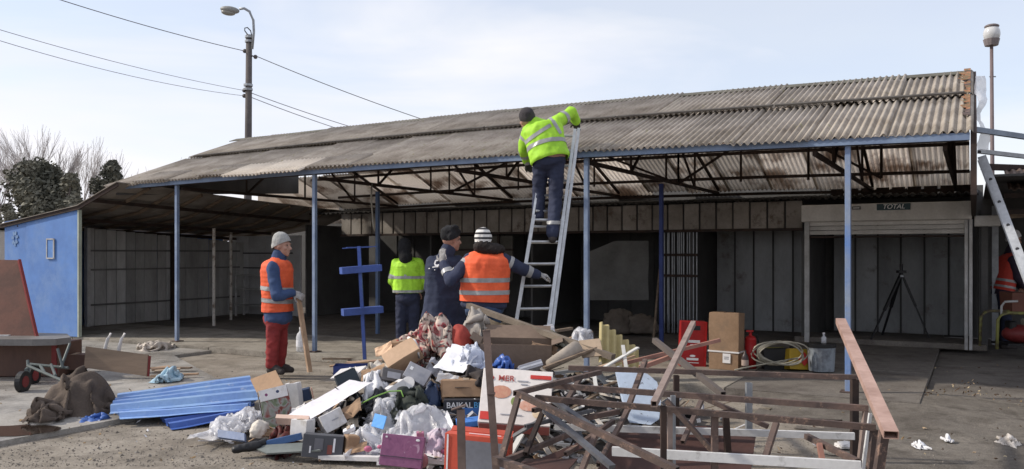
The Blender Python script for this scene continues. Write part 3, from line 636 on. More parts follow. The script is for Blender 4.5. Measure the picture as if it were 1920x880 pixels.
for (px, D) in ((1846, 12.5), (1866, 13.2)):
    q = P(px, 475, D); bm = NB(); box(bm, (q.x, q.y, 1.1), (.09, .09, 2.2), UROT); part('post', bm, galv if px > 1850 else dark_panel, nb)
bm = NB(); bar(bm, P(1842, 410, 12.6), P(1990, 398, 12.9), .03, .07); part('pale_batten', bm, wood, nb)
# plastic sheet flapping at the gable
def flap(u, v, x, y): return x + 7 * math.sin(v * 9) * u + 6 * v, y
solo('plastic_sheet', cloth_grid(1829, 143, 1845, 282, 9.1, 6, 22, .08, 5, fr=6, corner=flap), film2, 'torn milky plastic sheet hanging beside the rusty gable edge', 'plastic sheet', smooth=True)

# ================================================================== LAMPS, POLE, CABLES
conc = M('pole_concrete', (.14, .125, .12), .9, col2=(.09, .08, .078), scale=2, bump=.3)
D = 23.0; sl = thing('street_lamp', 'grey street lamp on a curved arm fixed to a tall concrete pole', 'street lamp', P(467, HY + (CAMZ + .1) * F / D, D))
bx = P(465, HY, D).x
bm = NB(); z1 = P(0, 66, D).z; pathtube(bm, [(bx - .03, D, GZ), (bx, D, 3.5), (bx + .03, D, z1)], [.13, .105, .085], 8); part('pole', bm, conc, sl, smooth=True)
bm = NB(); pts = [P(473, 92, D - .12), P(476, 60, D - .12), P(475, 38, D - .12), P(468, 22, D - .12), P(458, 16, D - .12), P(449, 17, D - .12)]; pathtube(bm, pts, .035, 8); part('lamp_arm', bm, galv, sl, smooth=True)
bm = NB(); tl = math.atan2(P(0, 22, D).z - P(0, 17, D).z, P(452, 0, D).x - P(415, 0, D).x)
ball(bm, P(431, 19, D - .12), (.27, .13, .10), Matrix.Rotation(tl * -1, 4, 'Y'), 16); hd = part('lamp_housing', bm, M('lamp_grey', (.30, .30, .29), .5), sl, smooth=True)
bm = NB(); ball(bm, P(428, 24, D - .12), (.20, .11, .08), Matrix.Rotation(tl * -1, 4, 'Y'), 14); part('lamp_lens', bm, M('lamp_lens', (.34, .33, .30), .2, bump=0), hd, smooth=True)
for y in (70, 78, 160, 168):
    bm = NB(); q = P(468 - (y - 70) * .03, y, D); rod(bm, q - Vector((0, 0, .03)), q + Vector((0, 0, .03)), .125, n=10); part('clamp', bm, galv, sl)
for (x, y) in ((459, 96), (458, 170), (458, 180), (479, 107)):
    bm = NB(); rod(bm, P(x, y, D), P(466, y - 4, D), .02); ball(bm, P(x, y, D), .06, seg=8); part('insulator', bm, M('insulator', (.10, .09, .09), .4), sl)
bm = NB(); pathtube(bm, [P(465, 66, D), P(459, 58, D), P(459, 53, D), P(464, 52, D), P(470, 58, D), P(472, 66, D)], .016, 5); part('wire_loop', bm, black_stuff, sl)
cab = M('cable_black', (.17, .17, .17), .6, bump=0)
def cable(pts, r, label, grp=None, mat=cab, cat='cable'):
    bm = NB(); pathtube(bm, pts, r, 6); return solo('overhead_cable' if cat == 'cable' else cat, bm, mat, label, cat, grp, smooth=True)
def sagline(a, b, sag, n=14): 
    return [a.lerp(b, i / n) - Vector((0, 0, sag * 4 * (i / n) * (1 - i / n))) for i in range(n + 1)]
cable(sagline(P(-60, -58, 17), P(459, 96, D), .10), .010, 'thick upper cable running from the top left corner to the concrete pole', mat=cab)
cable(sagline(P(479, 105, D), P(860, 246, 25), .08), .011, 'cable sloping down from the concrete pole to behind the shed ridge')
lt = M('cable_grey', (.42, .42, .43), .6, bump=0)
cable(sagline(P(-60, 38, 16), P(458, 170, D), .10), .007, 'thin cable crossing the left sky to the pole, upper of the lower pair', mat=lt)
cable(sagline(P(-60, 58, 16), P(458, 180, D), .16), .007, 'thin cable crossing the left sky to the pole, lowest of all', mat=lt)
cable(sagline(P(464, 172, D), P(720, 256, 26), .05), .011, 'thin cable dropping from the pole behind the roof, nearer its middle', mat=lt)
cable(sagline(P(464, 180, D), P(700, 262, 26), .05), .011, 'thin cable dropping from the pole behind the roof, lower one', mat=lt)
D = 16.5; gl = thing('globe_lamp', 'slim lamp post with a glass globe behind the right gable', 'street lamp', P(1861, HY + (CAMZ - GZ) * F / D, D))
q = P(1861, 85, D); bm = NB(); pathtube(bm, [(q.x, D, GZ), (q.x, D, 2.6), (q.x - .02, D, q.z)], [.05, .04, .032], 8); part('pole', bm, M('pole_brown', (.20, .15, .15), .6), gl, smooth=True)
bm = NB(); rod(bm, P(1859, 86, D), P(1859, 74, D), .12, .15, 12); part('collar', bm, M('lamp_base', (.20, .17, .17), .5), gl)
bm = NB(); ball(bm, P(1859.5, 64, D), (.155, .155, .19), seg=16); part('globe', bm, M('smoked_globe', (.52, .52, .52), .12, bump=0, spec=.6), gl, smooth=True)
bm = NB(); ball(bm, P(1859.5, 50, D), (.135, .135, .05), seg=14); part('cap', bm, M('lamp_base', (0, 0, 0)), gl, smooth=True)
bm = NB(); rod(bm, P(1855, 144, D), P(1867, 144, D), .012); part('bracket', bm, galv, gl)

# ================================================================== TREES
bark = M('bark', (.13, .11, .10), .9, col2=(.09, .075, .07), scale=6, bump=.5)
twigm = M('twig', (.40, .37, .36), .9, col2=(.32, .295, .29), bump=0)
def bare_tree(px, ytop, D, seed, spread, label, nlev=5, r0=.09, grp=None):
    rnd = random.Random(seed); base = P(px, HY, D); base.z = GZ; H = P(px, ytop, D).z - GZ
    t = thing('bare_tree', label, 'tree', base, grp); tk = NB(); tw = NB()
    def grow(p, d, l, r, lev):
        q = p + d * l; mid = p.lerp(q, .5) + Vector((rnd.uniform(-1, 1), rnd.uniform(-1, 1), 0)) * l * .05
        pathtube(tk if lev < 2 else tw, [p, mid, q], [r, r * .85, r * .68], 5 if lev < 3 else 3)
        if lev >= nlev: return
        for k in range(rnd.choice((2, 3, 3)) if lev else 3):
            a = rnd.uniform(0, 6.283); sp = spread * rnd.uniform(.55, 1.2)
            dd = (d + Vector((math.cos(a), math.sin(a), .1)) * sp + Vector((0, 0, .18))).normalized()
            grow(p.lerp(q, rnd.uniform(.55, 1)), dd, l * rnd.uniform(.6, .82), r * .6, lev + 1)
        if lev: grow(q, (d + Vector((rnd.uniform(-.15, .15), rnd.uniform(-.15, .15), .1))).normalized(), l * .75, r * .66, lev + 1)
    grow(base, Vector((rnd.uniform(-.05, .05), 0, 1)).normalized(), H * .34, r0, 0)
    zs = max(v.co.z for v in tw.verts); k = (H) / (zs - GZ)
    for b in (tk, tw):
        for v in b.verts: v.co = base + (v.co - base) * k
    part('trunk', tk, bark, t); part('crown', tw, twigm, t); return t
bare_tree(5, 246, 40, 1, .42, 'tall many-stemmed bare tree at the left edge of the sky', 5, .085)
bare_tree(62, 232, 42, 2, .36, 'tallest bare tree rising above the big evergreen', 5, .085)
bare_tree(100, 240, 44, 8, .5, 'fine-twigged bare tree just right of the tallest one', 5, .065)
bare_tree(138, 256, 40, 3, .40, 'slender bare tree standing between the two evergreens', 5, .07)
bare_tree(196, 276, 42, 4, .42, 'small bare tree behind the smaller evergreen', 4, .06)
for k, (x, y) in enumerate(((232, 318), (258, 312), (285, 296), (306, 312), (330, 316))):
    bare_tree(x, y, 46, 20 + k, .5, ('leftmost bare sapling right of the small evergreen', 'second bare sapling right of the small evergreen', 'tallest bare sapling beside the left roof edge', 'fourth bare sapling, just showing over the roof edge', 'rightmost bare sapling behind the roof slope')[k], 4, .06, 'bare saplings behind the roof edge')
leafm = M('evergreen_leaf', (.19, .18, .14), .8, col2=(.085, .085, .066), scale=.9, bump=0, rnd=0, fine=.4, thr=(.42, .6), bscale=9)
def evergreen(px, ytop, ybot, D, wpx, seed, label, n=9000, lobes=15):
    rnd = random.Random(seed); t0 = P(px, HY, D); t0.z = GZ; t = thing('evergreen_tree', label, 'tree', t0); tk = NB()
    top = P(px, ytop, D).z; W = wpx * D / F / 2; bm = NB(); cs = []
    for k in range(lobes):
        f = (k + .5) / lobes; z = GZ + .9 + (top - GZ - .9) * f; rad = W * (1.05 - f * .62) * (.75 + .5 * rnd.random()); a = rnd.uniform(0, 6.283)
        off = W * (.95 - .75 * f) * rnd.uniform(.3, 1)
        c = Vector((t0.x + math.cos(a) * off, t0.y + math.sin(a) * off, min(z, top - rad * .4))); cs.append((c, rad * .55))
        pathtube(tk, [Vector((t0.x, t0.y, z * .6)), Vector(((t0.x + c.x) / 2, (t0.y + c.y) / 2, z * .85)), c], [.05, .035, .015], 4)
    for k in range(n):
        c, r = cs[rnd.randrange(lobes)]; d = Vector((rnd.gauss(0, 1), rnd.gauss(0, 1), rnd.gauss(0, 1))).normalized()
        p = c + d * r * (rnd.random() ** .4) * (1 + .55 * noise.noise(d * 2.2 + c)); s = rnd.uniform(.045, .115)
        x = Vector((rnd.gauss(0, 1), rnd.gauss(0, 1), rnd.gauss(0, 1))).normalized(); y = x.orthogonal().normalized()
        bm.faces.new([bm.verts.new(p + x * s * a + y * s * b * .6) for a, b in ((-1, -.3), (0, -1), (1, .2), (0, 1))])
    pathtube(tk, [t0, Vector((t0.x, t0.y, top * .6)), Vector((t0.x, t0.y, top * .92))], [.14, .09, .02], 6)
    part('trunk', tk, bark, t); part('crown', bm, leafm, t); return t
evergreen(74, 306, 420, 33, 190, 3, 'large dark evergreen tree rising behind the blue kiosk', 24000, 34)
evergreen(126, 328, 420, 32, 100, 6, 'shorter dense evergreen leaning against the large one, right side', 7000, 13)
evergreen(206, 304, 380, 34, 104, 5, 'smaller dark evergreen with a thin top above the canopy edge', 7000, 15)
evergreen(16, 384, 420, 31, 60, 9, 'low dark evergreen bush in front of the bare trees at the left edge', 3500, 8)
bm = NB(); rnd = random.Random(5)
for k in range(9000):
    x = rnd.uniform(-40, 60); y = 60 + rnd.uniform(0, 6); z = GZ + rnd.random() ** 1.5 * (2.6 + 1.2 * noise.noise(Vector((x * .3, 0, 0))))
    bar(bm, (x, y, z), (x + rnd.uniform(-.3, .3), y, z + rnd.uniform(.3, .9)), .03)
solo('scrub_belt', bm, twigm, kind='stuff', label='grey leafless scrub along the horizon behind the shed')

# ================================================================== PEOPLE
def remeshed(bm, vox, smooth=2, fold=0, ff=7, seed=0, stretch=(1, 1, .5)):
    me = bpy.data.meshes.new('t'); bm.to_mesh(me); bm.free(); o = bpy.data.objects.new('t', me); COL.objects.link(o)
    m = o.modifiers.new('r', 'REMESH'); m.mode = 'VOXEL'; m.voxel_size = vox
    s = o.modifiers.new('s', 'SMOOTH'); s.iterations = smooth; s.factor = .6
    me2 = bpy.data.meshes.new_from_object(o.evaluated_get(bpy.context.evaluated_depsgraph_get())); bpy.data.objects.remove(o)
    b = NB(); b.from_mesh(me2); bpy.data.meshes.remove(me2)
    if fold:
        b.normal_update()
        dv = []
        for v in b.verts:
            p = Vector((v.co.x * stretch[0], v.co.y * stretch[1], v.co.z * stretch[2])) * ff + Vector((seed, 0, seed * 2))
            k = noise.noise(p); k = (1 - abs(k) * 2.2); k2 = noise.noise(p * 2.7)
            dv.append(v.normal * fold * (k * .8 + k2 * .5))
        for v, d in zip(b.verts, dv): v.co += d
    return b
def cut(bm, co, no, cap=False):   # remove what lies on the normal's side
    r = bmesh.ops.bisect_plane(bm, geom=bm.verts[:] + bm.edges[:] + bm.faces[:], plane_co=co, plane_no=no, clear_outer=True)
    if cap: bmesh.ops.holes_fill(bm, edges=[e for e in bm.edges if e.is_boundary])
    return bm
def slab(src, co, no, hw, lift=.005, near=None, rad=9):
    b = NB(); b.from_mesh(src.data); n = Vector(no).normalized(); inv = WM[src.name].inverted(); co = inv @ Vector(co); n = inv.to_3x3() @ n
    cut(b, co + n * hw, n); cut(b, co - n * hw, -n)
    if near is not None:
        nr = inv @ Vector(near); bmesh.ops.delete(b, geom=[f for f in b.faces if (f.calc_center_median() - nr).length > rad], context='FACES')
    b.normal_update()
    for v in b.verts: v.co += v.normal * lift
    return b
skin = M('skin', (.42, .25, .19), .55, col2=(.36, .20, .15), scale=20, bump=.1)
refl = M('reflective_tape', (.36, .36, .36), .35, col2=(.28, .28, .28), scale=12, bump=.05, spec=.6)
hv_or = M('hi_vis_orange', (.90, .15, .055), .65, col2=(.66, .095, .035), scale=5, bump=.15)
hv_ye = M('hi_vis_yellow', (.46, .84, .06), .65, col2=(.32, .62, .04), scale=5, bump=.15)
navy = M('navy_workwear', (.038, .046, .085), .85, col2=(.028, .033, .062), scale=5, bump=.3)
jean = M('blue_jacket_cloth', (.05, .085, .19), .85, col2=(.035, .06, .13), scale=5, bump=.3)
wred = M('wine_red_trousers', (.30, .042, .042), .85, col2=(.21, .03, .032), scale=5, bump=.3)
boot_m = M('dusty_boot', (.055, .045, .042), .7, col2=(.035, .03, .03), scale=12, bump=.3)
glove_m = M('grey_work_glove', (.40, .39, .38), .85, col2=(.22, .21, .21), scale=18, bump=.3)
glove_d = M('dark_work_glove', (.06, .055, .045), .85, scale=18, bump=.3)
knit_grey = M('grey_knit', (.38, .38, .37), .95, col2=(.30, .30, .29), scale=30, bump=.8, bscale=90)
knit_black = M('black_knit', (.018, .018, .02), .95, scale=30, bump=.9, bscale=60)
hair_d = M('dark_hair', (.03, .022, .018), .7, bump=.4, bscale=70)
def torso(bm, pel, ch, across, wd, dp, infl=0, sh=None):
    ax = (across - (ch - pel).normalized() * across.dot((ch - pel).normalized())).normalized(); up = (ch - pel).normalized(); fw = ax.cross(up)
    m = Matrix(((ax.x, fw.x, up.x, 0), (ax.y, fw.y, up.y, 0), (ax.z, fw.z, up.z, 0), (0, 0, 0, 1))); L_ = (ch - pel).length
    for k in range(13):
        f = -.16 + 1.12 * k / 12; a = .95 - .05 * math.sin(max(0, f) * math.pi) + (.07 * f if f > 0 else 0) - (.16 * ((f - .8) / .2) ** 2 if f > .8 else 0)
        ball(bm, pel.lerp(ch, f), (wd * a + infl, dp * a + infl, L_ * .16 + infl * .5), m, 20)
    return m
def hand(bm, wr, dirn, palm, curl=.5, side=1, sc=1.0):
    """palm of one piece, four unequal bent fingers and a thumb leaving the side; wr = wrist, dirn = along the hand, palm = palm normal"""
    d = dirn.normalized(); n = (palm - d * palm.dot(d)).normalized(); x = d.cross(n) * side
    mt = Matrix(((x.x, d.x, n.x, 0), (x.y, d.y, n.y, 0), (x.z, d.z, n.z, 0), (0, 0, 0, 1)))
    ball(bm, wr + d * .05 * sc, (.042 * sc, .056 * sc, .019 * sc), mt, 12); cap(bm, wr - d * .02, wr + d * .02 * sc, .03 * sc, .031 * sc)
    for k, (ox, ln) in enumerate(((-.031, .066), (-.011, .076), (.010, .071), (.030, .055))):
        p = wr + d * .088 * sc + x * ox * sc; dd = d; ll = (ln * .44, ln * .32, ln * .28); r = .0105 * sc
        for j in range(3):
            dd = (dd * math.cos(curl * (.7 + .25 * j)) + n * math.sin(curl * (.7 + .25 * j))).normalized(); q = p + dd * ll[j] * sc; cap(bm, p, q, r, r * .9, 8); p = q; r *= .92
            n2 = n
    p = wr + d * .03 * sc - x * .036 * sc; dd = (d * .6 - x * .75 + n * .3).normalized(); q = p + dd * .04 * sc; cap(bm, p, q, .0145 * sc, .0125 * sc, 8)
    dd = (d * .85 - x * .25 + n * (.2 + curl * .5)).normalized(); cap(bm, q, q + dd * .032 * sc, .012 * sc, .010 * sc, 8)
def headm(bm, c, face, up, s=1.0):
    f = face.normalized(); u = (up - f * up.dot(f)).normalized(); x = f.cross(u); m = Matrix(((x.x, f.x, u.x, 0), (x.y, f.y, u.y, 0), (x.z, f.z, u.z, 0), (0, 0, 0, 1)))
    at = lambda a, b, c_: c + x * a * s + f * b * s + u * c_ * s
    ball(bm, at(0, -.01, .02), (.077 * s, .096 * s, .10 * s), m, 18); ball(bm, at(0, .03, -.045), (.060 * s, .066 * s, .072 * s), m, 14); ball(bm, at(0, .07, -.10), (.028 * s, .024 * s, .022 * s), m, 10)
    cap(bm, at(0, .088, .008), at(0, .112, -.032), .010 * s, .0155 * s, 8)                          # nose
    for sd in (-1, 1):
        ball(bm, at(.076 * sd, -.005, -.012), (.011 * s, .020 * s, .031 * s), m, 10)                # ears
        ball(bm, at(.034 * sd, .083, .024), (.024 * s, .012 * s, .009 * s), m, 10); ball(bm, at(.045 * sd, .062, -.03), (.022 * s, .022 * s, .02 * s), m, 10)   # brow, cheek
    ball(bm, at(0, .088, -.065), (.024 * s, .012 * s, .007 * s), m, 10); ball(bm, at(0, .086, -.077), (.021 * s, .012 * s, .008 * s), m, 10)  # lips
    return m, at
def person(label, base, J, face, top_mat, leg_mat, wd=.20, dp=.13, vest=None, hat=None, gl=None, hem=.10, hup=Vector((0, 0, 1)), bands=(), seed=1, hs=1.0, legs=True, abands=(), legband=None, coat=0, coat_len=0, grp=None, fold=.011):
    t = thing('person', label, 'person', base, grp); g = lambda k: J[k]; ac = g('shR') - g('shL'); neck = g('ch').lerp(g('hd'), .45)
    # body: one continuous skin surface
    bm = NB(); hm, at = headm(bm, g('hd'), face, hup, hs); cap(bm, g('ch') - Vector((0, 0, .02)), g('hd') - hup * .06, .062, .055)
    torso(bm, g('pe'), g('ch'), ac, wd * .86, dp * .82)
    for sd in 'LR':
        cap(bm, g('sh' + sd), g('el' + sd), .052, .042); cap(bm, g('el' + sd), g('ha' + sd), .041, .028)
        cap(bm, g('hp' + sd), g('kn' + sd), .078, .056); cap(bm, g('kn' + sd), g('an' + sd), .054, .038)
    part('body', remeshed(bm, .0105, 2), skin, t, smooth=True)
    # eyes
    for sd in (-1, 1):
        bm = NB(); ball(bm, at(.032 * sd, .0795, .008), .0095 * hs, seg=10); part('eye', bm, M('eye', (.20, .16, .14), .2, bump=0), t, smooth=True)
    # trousers
    bm = NB(); cr = g('hpL').lerp(g('hpR'), .5)
    for sd in 'LR':
        k = g('kn' + sd); a = g('an' + sd); cap(bm, g('hp' + sd), k, .098, .078); cap(bm, k, a + Vector((0, 0, .03)), .078, .072); ball(bm, g('hp' + sd), (.10, .11, .12))
    ball(bm, cr + Vector((0, 0, .03)), (wd * .86, dp * 1.02, .13), Matrix.Rotation(math.atan2(ac.y, ac.x), 4, 'Z'), 14)
    tb = part('trousers', remeshed(bm, .014, 3, fold, 8, seed, (1, 1, 1.6)), leg_mat, t, smooth=True)
    if legband:
        for c in legband: part('reflective_band', slab(tb, c, (0, 0, 1), .02, .004, c, .12), refl, tb, world=False)
    # jacket
    bm = NB(); m = torso(bm, g('pe'), g('ch'), ac, wd, dp, .012)
    for sd in 'LR':
        inn = g('sh' + sd).lerp(g('ch'), .35); cap(bm, inn, g('sh' + sd), .075, .078); cap(bm, g('sh' + sd), g('el' + sd), .078, .066); w_ = g('el' + sd).lerp(g('ha' + sd), .9); cap(bm, g('el' + sd), w_, .066, .05)
    cap(bm, g('ch') + Vector((0, 0, .0)), g('ch').lerp(g('hd'), .52), .10, .084)
    if coat_len:
        dn = Vector((0, 0, -coat_len)); [ball(bm, g('pe') + dn * (k / 8), (wd + .012 + .05 * k / 8, dp + .015 + .05 * k / 8, coat_len * .3), m, 20) for k in range(9)]
    b = remeshed(bm, .013, 3, fold, 7, seed + 3, (1, 1, .9))
    pu = (g('ch') - g('pe')).normalized(); cut(b, g('pe') - pu * hem - Vector((0, 0, coat_len)), -pu if not coat_len else Vector((0, 0, -1)))
    jk = part('jacket', b, top_mat, t, smooth=True)
    tgt = jk
    if vest:
        bm = NB(); torso(bm, g('pe'), g('ch'), ac, wd + .008, dp + .012, .024)
        for sd in 'LR': cap(bm, g('ch').lerp(g('sh' + sd), .25) + Vector((0, 0, .03)), g('ch').lerp(g('sh' + sd), .72), .088, .092)
        b = remeshed(bm, .013, 4, fold * .8, 6, seed + 5, (1, 1, .7)); cut(b, g('pe') - pu * vest[1], -pu)
        nk = g('ch').lerp(g('hd'), .40); bmesh.ops.delete(b, geom=[f for f in b.faces if (f.calc_center_median() - nk).length < .098], context='FACES')
        tgt = part('vest', b, vest[0], t, smooth=True)
    for (c, no, hw) in bands: part('reflective_band', slab(tgt, c, no, hw, .005), refl, tgt, world=False, smooth=True)
    for (c, no, hw, rad) in abands: part('reflective_band', slab(jk, c, no, hw, .005, c, rad), refl, jk, world=False, smooth=True)
    # boots
    for sd in 'LR':
        a = g('an' + sd); f = J.get('to' + sd, face); f = Vector((f.x, f.y, 0)).normalized(); bm = NB()
        cap(bm, a + Vector((0, 0, .07)), a - Vector((0, 0, .02)), .056, .054); cap(bm, a - Vector((0, 0, .045)) - f * .03, a + f * .15 - Vector((0, 0, .055)), .046, .042); cap(bm, a, a + f * .10 - Vector((0, 0, .03)), .05, .045)
        b = remeshed(bm, .012, 2); cut(b, a - Vector((0, 0, .088)), Vector((0, 0, -1)), True); part('boot', b, boot_m, t, smooth=True)
    # gloves / hands
    for sd in 'LR':
        hd = J.get('hd' + sd)
        bm = NB(); d = hd[0] if hd else (g('ha' + sd) - g('el' + sd)); pn = hd[1] if hd else Vector((0, -1, 0)); cu = hd[2] if hd else .5
        hand(bm, g('ha' + sd), d, pn, cu, 1 if sd == 'R' else -1, 1.08 if gl else 1.0); part('glove' if gl else 'hand', remeshed(bm, .0048, 1), gl or skin, t, smooth=True)
    # hat
    if hat:
        kind, hmat = hat; c = g('hd'); bm = NB()
        ball(bm, at(0, -.012, .045), (.092 * hs, .110 * hs, .098 * hs), hm, 18)
        if kind == 'beanie': ball(bm, at(0, -.02, .085), (.082 * hs, .095 * hs, .075 * hs), hm, 16); ball(bm, at(0, -.03, -.01), (.088 * hs, .098 * hs, .07 * hs), hm, 16)
        if kind == 'ushanka':
            ball(bm, at(0, -.01, .08), (.098 * hs, .112 * hs, .06 * hs), hm, 16)
            for s_ in (-1, 1): ball(bm, at(.06 * s_, 0, .125), (.045 * hs, .05 * hs, .03 * hs), hm, 12); ball(bm, at(.088 * s_, -.02, .02), (.03 * hs, .06 * hs, .06 * hs), hm, 12)
        if kind == 'hood': ball(bm, at(0, -.03, -.02), (.105 * hs, .115 * hs, .12 * hs), hm, 16); cap(bm, at(0, -.05, -.06), at(0, -.09, -.16), .085, .10)
        b = remeshed(bm, .010, 2, .004, 22, seed)
        if kind != 'hood': cut(b, at(0, .0, .012), -(hup * 1.0 - face.normalized() * .45).normalized())
        else: cut(b, at(0, .06, 0), face.normalized())
        part('hat' if kind != 'hood' else 'hood', b, hmat, t, smooth=True)
    return t
V = Vector
def rel(px, py, D): return P(px, py, D)
# -- 1: man with the grey knit cap on the left
D = 10.3
J = dict(hd=P(529, 461, D), ch=P(519, 497, D), pe=P(521, 583, D), shR=P(512, 502, D - .19), shL=P(526, 501, D + .19), elR=P(519, 556, D - .26), haR=P(551, 549, D - .16), elL=P(535, 560, D + .22), haL=P(556, 553, D + .0),
         hpR=P(514, 603, D - .09), hpL=P(525, 603, D + .09), knR=P(511, 645, D - .09), knL=P(527, 645, D + .1), anR=P(510, 688, D - .08), anL=P(523, 686, D + .14))
J['toR'] = V((1, -.45, 0)); J['toL'] = V((1, .1, 0)); J['hdR'] = (V((1, .1, -.55)), V((0, .9, -.3)), .9); J['hdL'] = (V((1, -.3, -.5)), V((0, -1, -.2)), .9)
p1 = person('man in an orange vest, grey knit cap and wine red trousers leaning on a plank', V((J['anR'].x, D, GZ)), J, V((1, -.22, -.05)), jean, wred, .215, .165, vest=(hv_or, .005), hat=('beanie', knit_grey), gl=glove_m, hem=.20, seed=1, hs=1.08,
       bands=((P(519, 541, D), (.08, 0, 1), .026), (P(520, 563, D), (.08, 0, 1), .026)))
pl = NB(); bar(pl, P(558, 548, D - .09), P(581, 698, D - .25), .075, .024, up=(.9, -.4, .1)); solo('long_plank', pl, pale_wood, 'long pale plank held upright by the man in the grey knit cap', 'plank')
# -- 5: man on the ladder (hi-vis yellow jacket)
D = 9.75
J = dict(hd=P(988, 226, D + .12), ch=P(1016, 240, D + .05), pe=P(1029, 290, D - .06), shR=P(1042, 231, D + .06), shL=P(991, 246, D + .06), elR=P(1071, 211, D + .22), haR=P(1081, 229, D + .36), elL=P(981, 278, D + .18), haL=P(989, 304, D + .40),
         hpR=P(1043, 305, D - .04), hpL=P(1014, 305, D - .02), knR=P(1042, 372, D - .02), knL=P(1011, 362, D + .10), anR=P(1036, 442, D - .12), anL=P(1009, 411, D + .04))
J['toR'] = V((.05, 1, 0)); J['toL'] = V((-.15, 1, 0)); J['hdR'] = (V((.1, .5, -.8)), V((.2, .9, -.1)), 1.1); J['hdL'] = (V((.1, .8, -.5)), V((.6, .3, -.6)), .9)
p5 = person('worker in a bright yellow hi-vis jacket standing high on the ladder', V((P(1022, 450, D).x, D, GZ)), J, V((-.5, .8, .25)), hv_ye, navy, .235, .165, hat=('beanie', M('dark_grey_knit', (.06, .055, .06), .95, bump=.8, bscale=90)), gl=glove_d, hem=.085, hup=V((-.35, .0, 1)), seed=11,
       bands=((P(1030, 276, D), (J['ch'] - J['pe']), .026),), abands=((P(1058, 220, D + .14), J['elR'] - J['shR'], .028, .15), (P(983, 291, D + .28), J['haL'] - J['elL'], .025, .13), (P(985, 258, D + .1), J['elL'] - J['shL'], .022, .12)), legband=(P(1038, 418, D - .08),))
bm = slab(bpy.data.objects[[c for c in p5.children if c.name.startswith('jacket')][0].name], P(1010, 252, D), V((-.55, 0, .83)), .022, .006, P(1006, 254, D - .1), .2)
jk5 = [c for c in p5.children if c.name.startswith('jacket')][0]; part('reflective_band', bm, refl, jk5, world=False, smooth=True)
bm = slab(jk5, P(1034, 226, D), V((.85, 0, .5)), .02, .006, P(1034, 230, D - .1), .17); part('reflective_band', bm, refl, jk5, world=False, smooth=True)
# -- 3: orange vest, striped hat, holding the ladder
D = 9.15
J = dict(hd=P(907, 454, D + .02), ch=P(911, 486, D), pe=P(908, 560, D), shL=P(882, 488, D), shR=P(943, 488, D), elL=P(845, 527, D - .12), haL=P(831, 493, D + .04), elR=P(982, 506, D + .08), haR=P(1010, 516, D + .14),
         hpL=P(893, 585, D), hpR=P(922, 585, D), knL=P(892, 655, D + .02), knR=P(926, 655, D + .02), anL=P(892, 726, D), anR=P(928, 726, D))
J['toL'] = V((-.1, 1, 0)); J['toR'] = V((.2, 1, 0)); J['hdL'] = (V((-.12, .15, 1)), V((.4, .9, 0)), .35); J['hdR'] = (V((.95, .25, -.1)), V((.1, .3, -.95)), .9)
p3 = person('worker in an orange vest and black and white striped cap steadying the ladder', V((P(908, 475, D).x, D, GZ)), J, V((.28, 1, .12)), navy, M('blue_workwear', (.045, .07, .16), .85, col2=(.03, .05, .07), bump=.3), .255, .165, vest=(hv_or, .03), hat=('beanie', None), gl=glove_m, hem=.12, seed=21, hs=1.03,
       bands=((P(908, 525, D), (0, 0, 1), .024), (P(908, 548, D), (.0, 0, 1), .024)), abands=((P(992, 510, D + .09), J['haR'] - J['elR'], .03, .11), (P(838, 511, D - .05), J['haL'] - J['elL'], .03, .10), (P(873, 496, D - .02), J['elL'] - J['shL'], .022, .13), (P(955, 493, D + .02), J['elR'] - J['shR'], .022, .13)))
h3 = [c for c in p3.children if c.name.startswith('hat')][0]
hm_ = bpy.data.materials.new('striped_knit'); hm_.use_nodes = True; n_ = hm_.node_tree; tc = N(n_, 'ShaderNodeTexCoord'); sx = N(n_, 'ShaderNodeSeparateXYZ'); mt_ = N(n_, 'ShaderNodeMath', operation='MULTIPLY'); mt_.inputs[1].default_value = 1 / .052
fr_ = N(n_, 'ShaderNodeMath', operation='FRACT'); cr_ = N(n_, 'ShaderNodeValToRGB'); cr_.color_ramp.interpolation = 'CONSTANT'; cr_.color_ramp.elements[0].color = (.72, .70, .67, 1); cr_.color_ramp.elements[1].color = (.03, .03, .035, 1); cr_.color_ramp.elements[1].position = .56
for a, b in ((tc.outputs['Object'], sx.inputs[0]), (sx.outputs[2], mt_.inputs[0]), (mt_.outputs[0], fr_.inputs[0]), (fr_.outputs[0], cr_.inputs[0]), (cr_.outputs[0], n_.nodes['Principled BSDF'].inputs['Base Color'])): n_.links.new(a, b)
n_.nodes['Principled BSDF'].inputs['Roughness'].default_value = .95
h3.data.materials.clear(); h3.data.materials.append(hm_)
bm = NB(); ball(bm, P(918, 468, D - .01), (.17, .12, .07), seg=16); ball(bm, P(905, 463, D - .06), (.10, .07, .07), seg=14); part('fur_collar', remeshed(bm, .012, 2, .012, 30, 3), M('dark_fur', (.035, .028, .026), .95, bump=1, bscale=80), p3, smooth=True)
# -- 2: navy coat, black fur hat, looking right
D = 9.75
J = dict(hd=P(846, 449, D), ch=P(833, 490, D), pe=P(832, 560, D), shL=P(812, 492, D - .06), shR=P(858, 492, D + .08), elL=P(806, 540, D + .0), haL=P(826, 572, D + .2), elR=P(868, 545, D + .15), haR=P(858, 575, D + .25),
         hpL=P(820, 585, D), hpR=P(845, 585, D), knL=P(820, 650, D), knR=P(846, 650, D), anL=P(820, 711, D), anR=P(848, 711, D))
p2 = person('man in a long navy coat and black fur hat with his back turned', V((P(833, 475, D).x, D, GZ)), J, V((.85, .5, -.05)), M('navy_coat', (.034, .042, .075), .9, col2=(.024, .03, .055), scale=4, bump=.3), navy, .215, .165, hat=('ushanka', knit_black), hem=.12, seed=31, hs=1.1, coat_len=.28, fold=.014)
jk2 = [c for c in p2.children if c.name.startswith('jacket')][0]
from mathutils.bvhtree import BVHTree
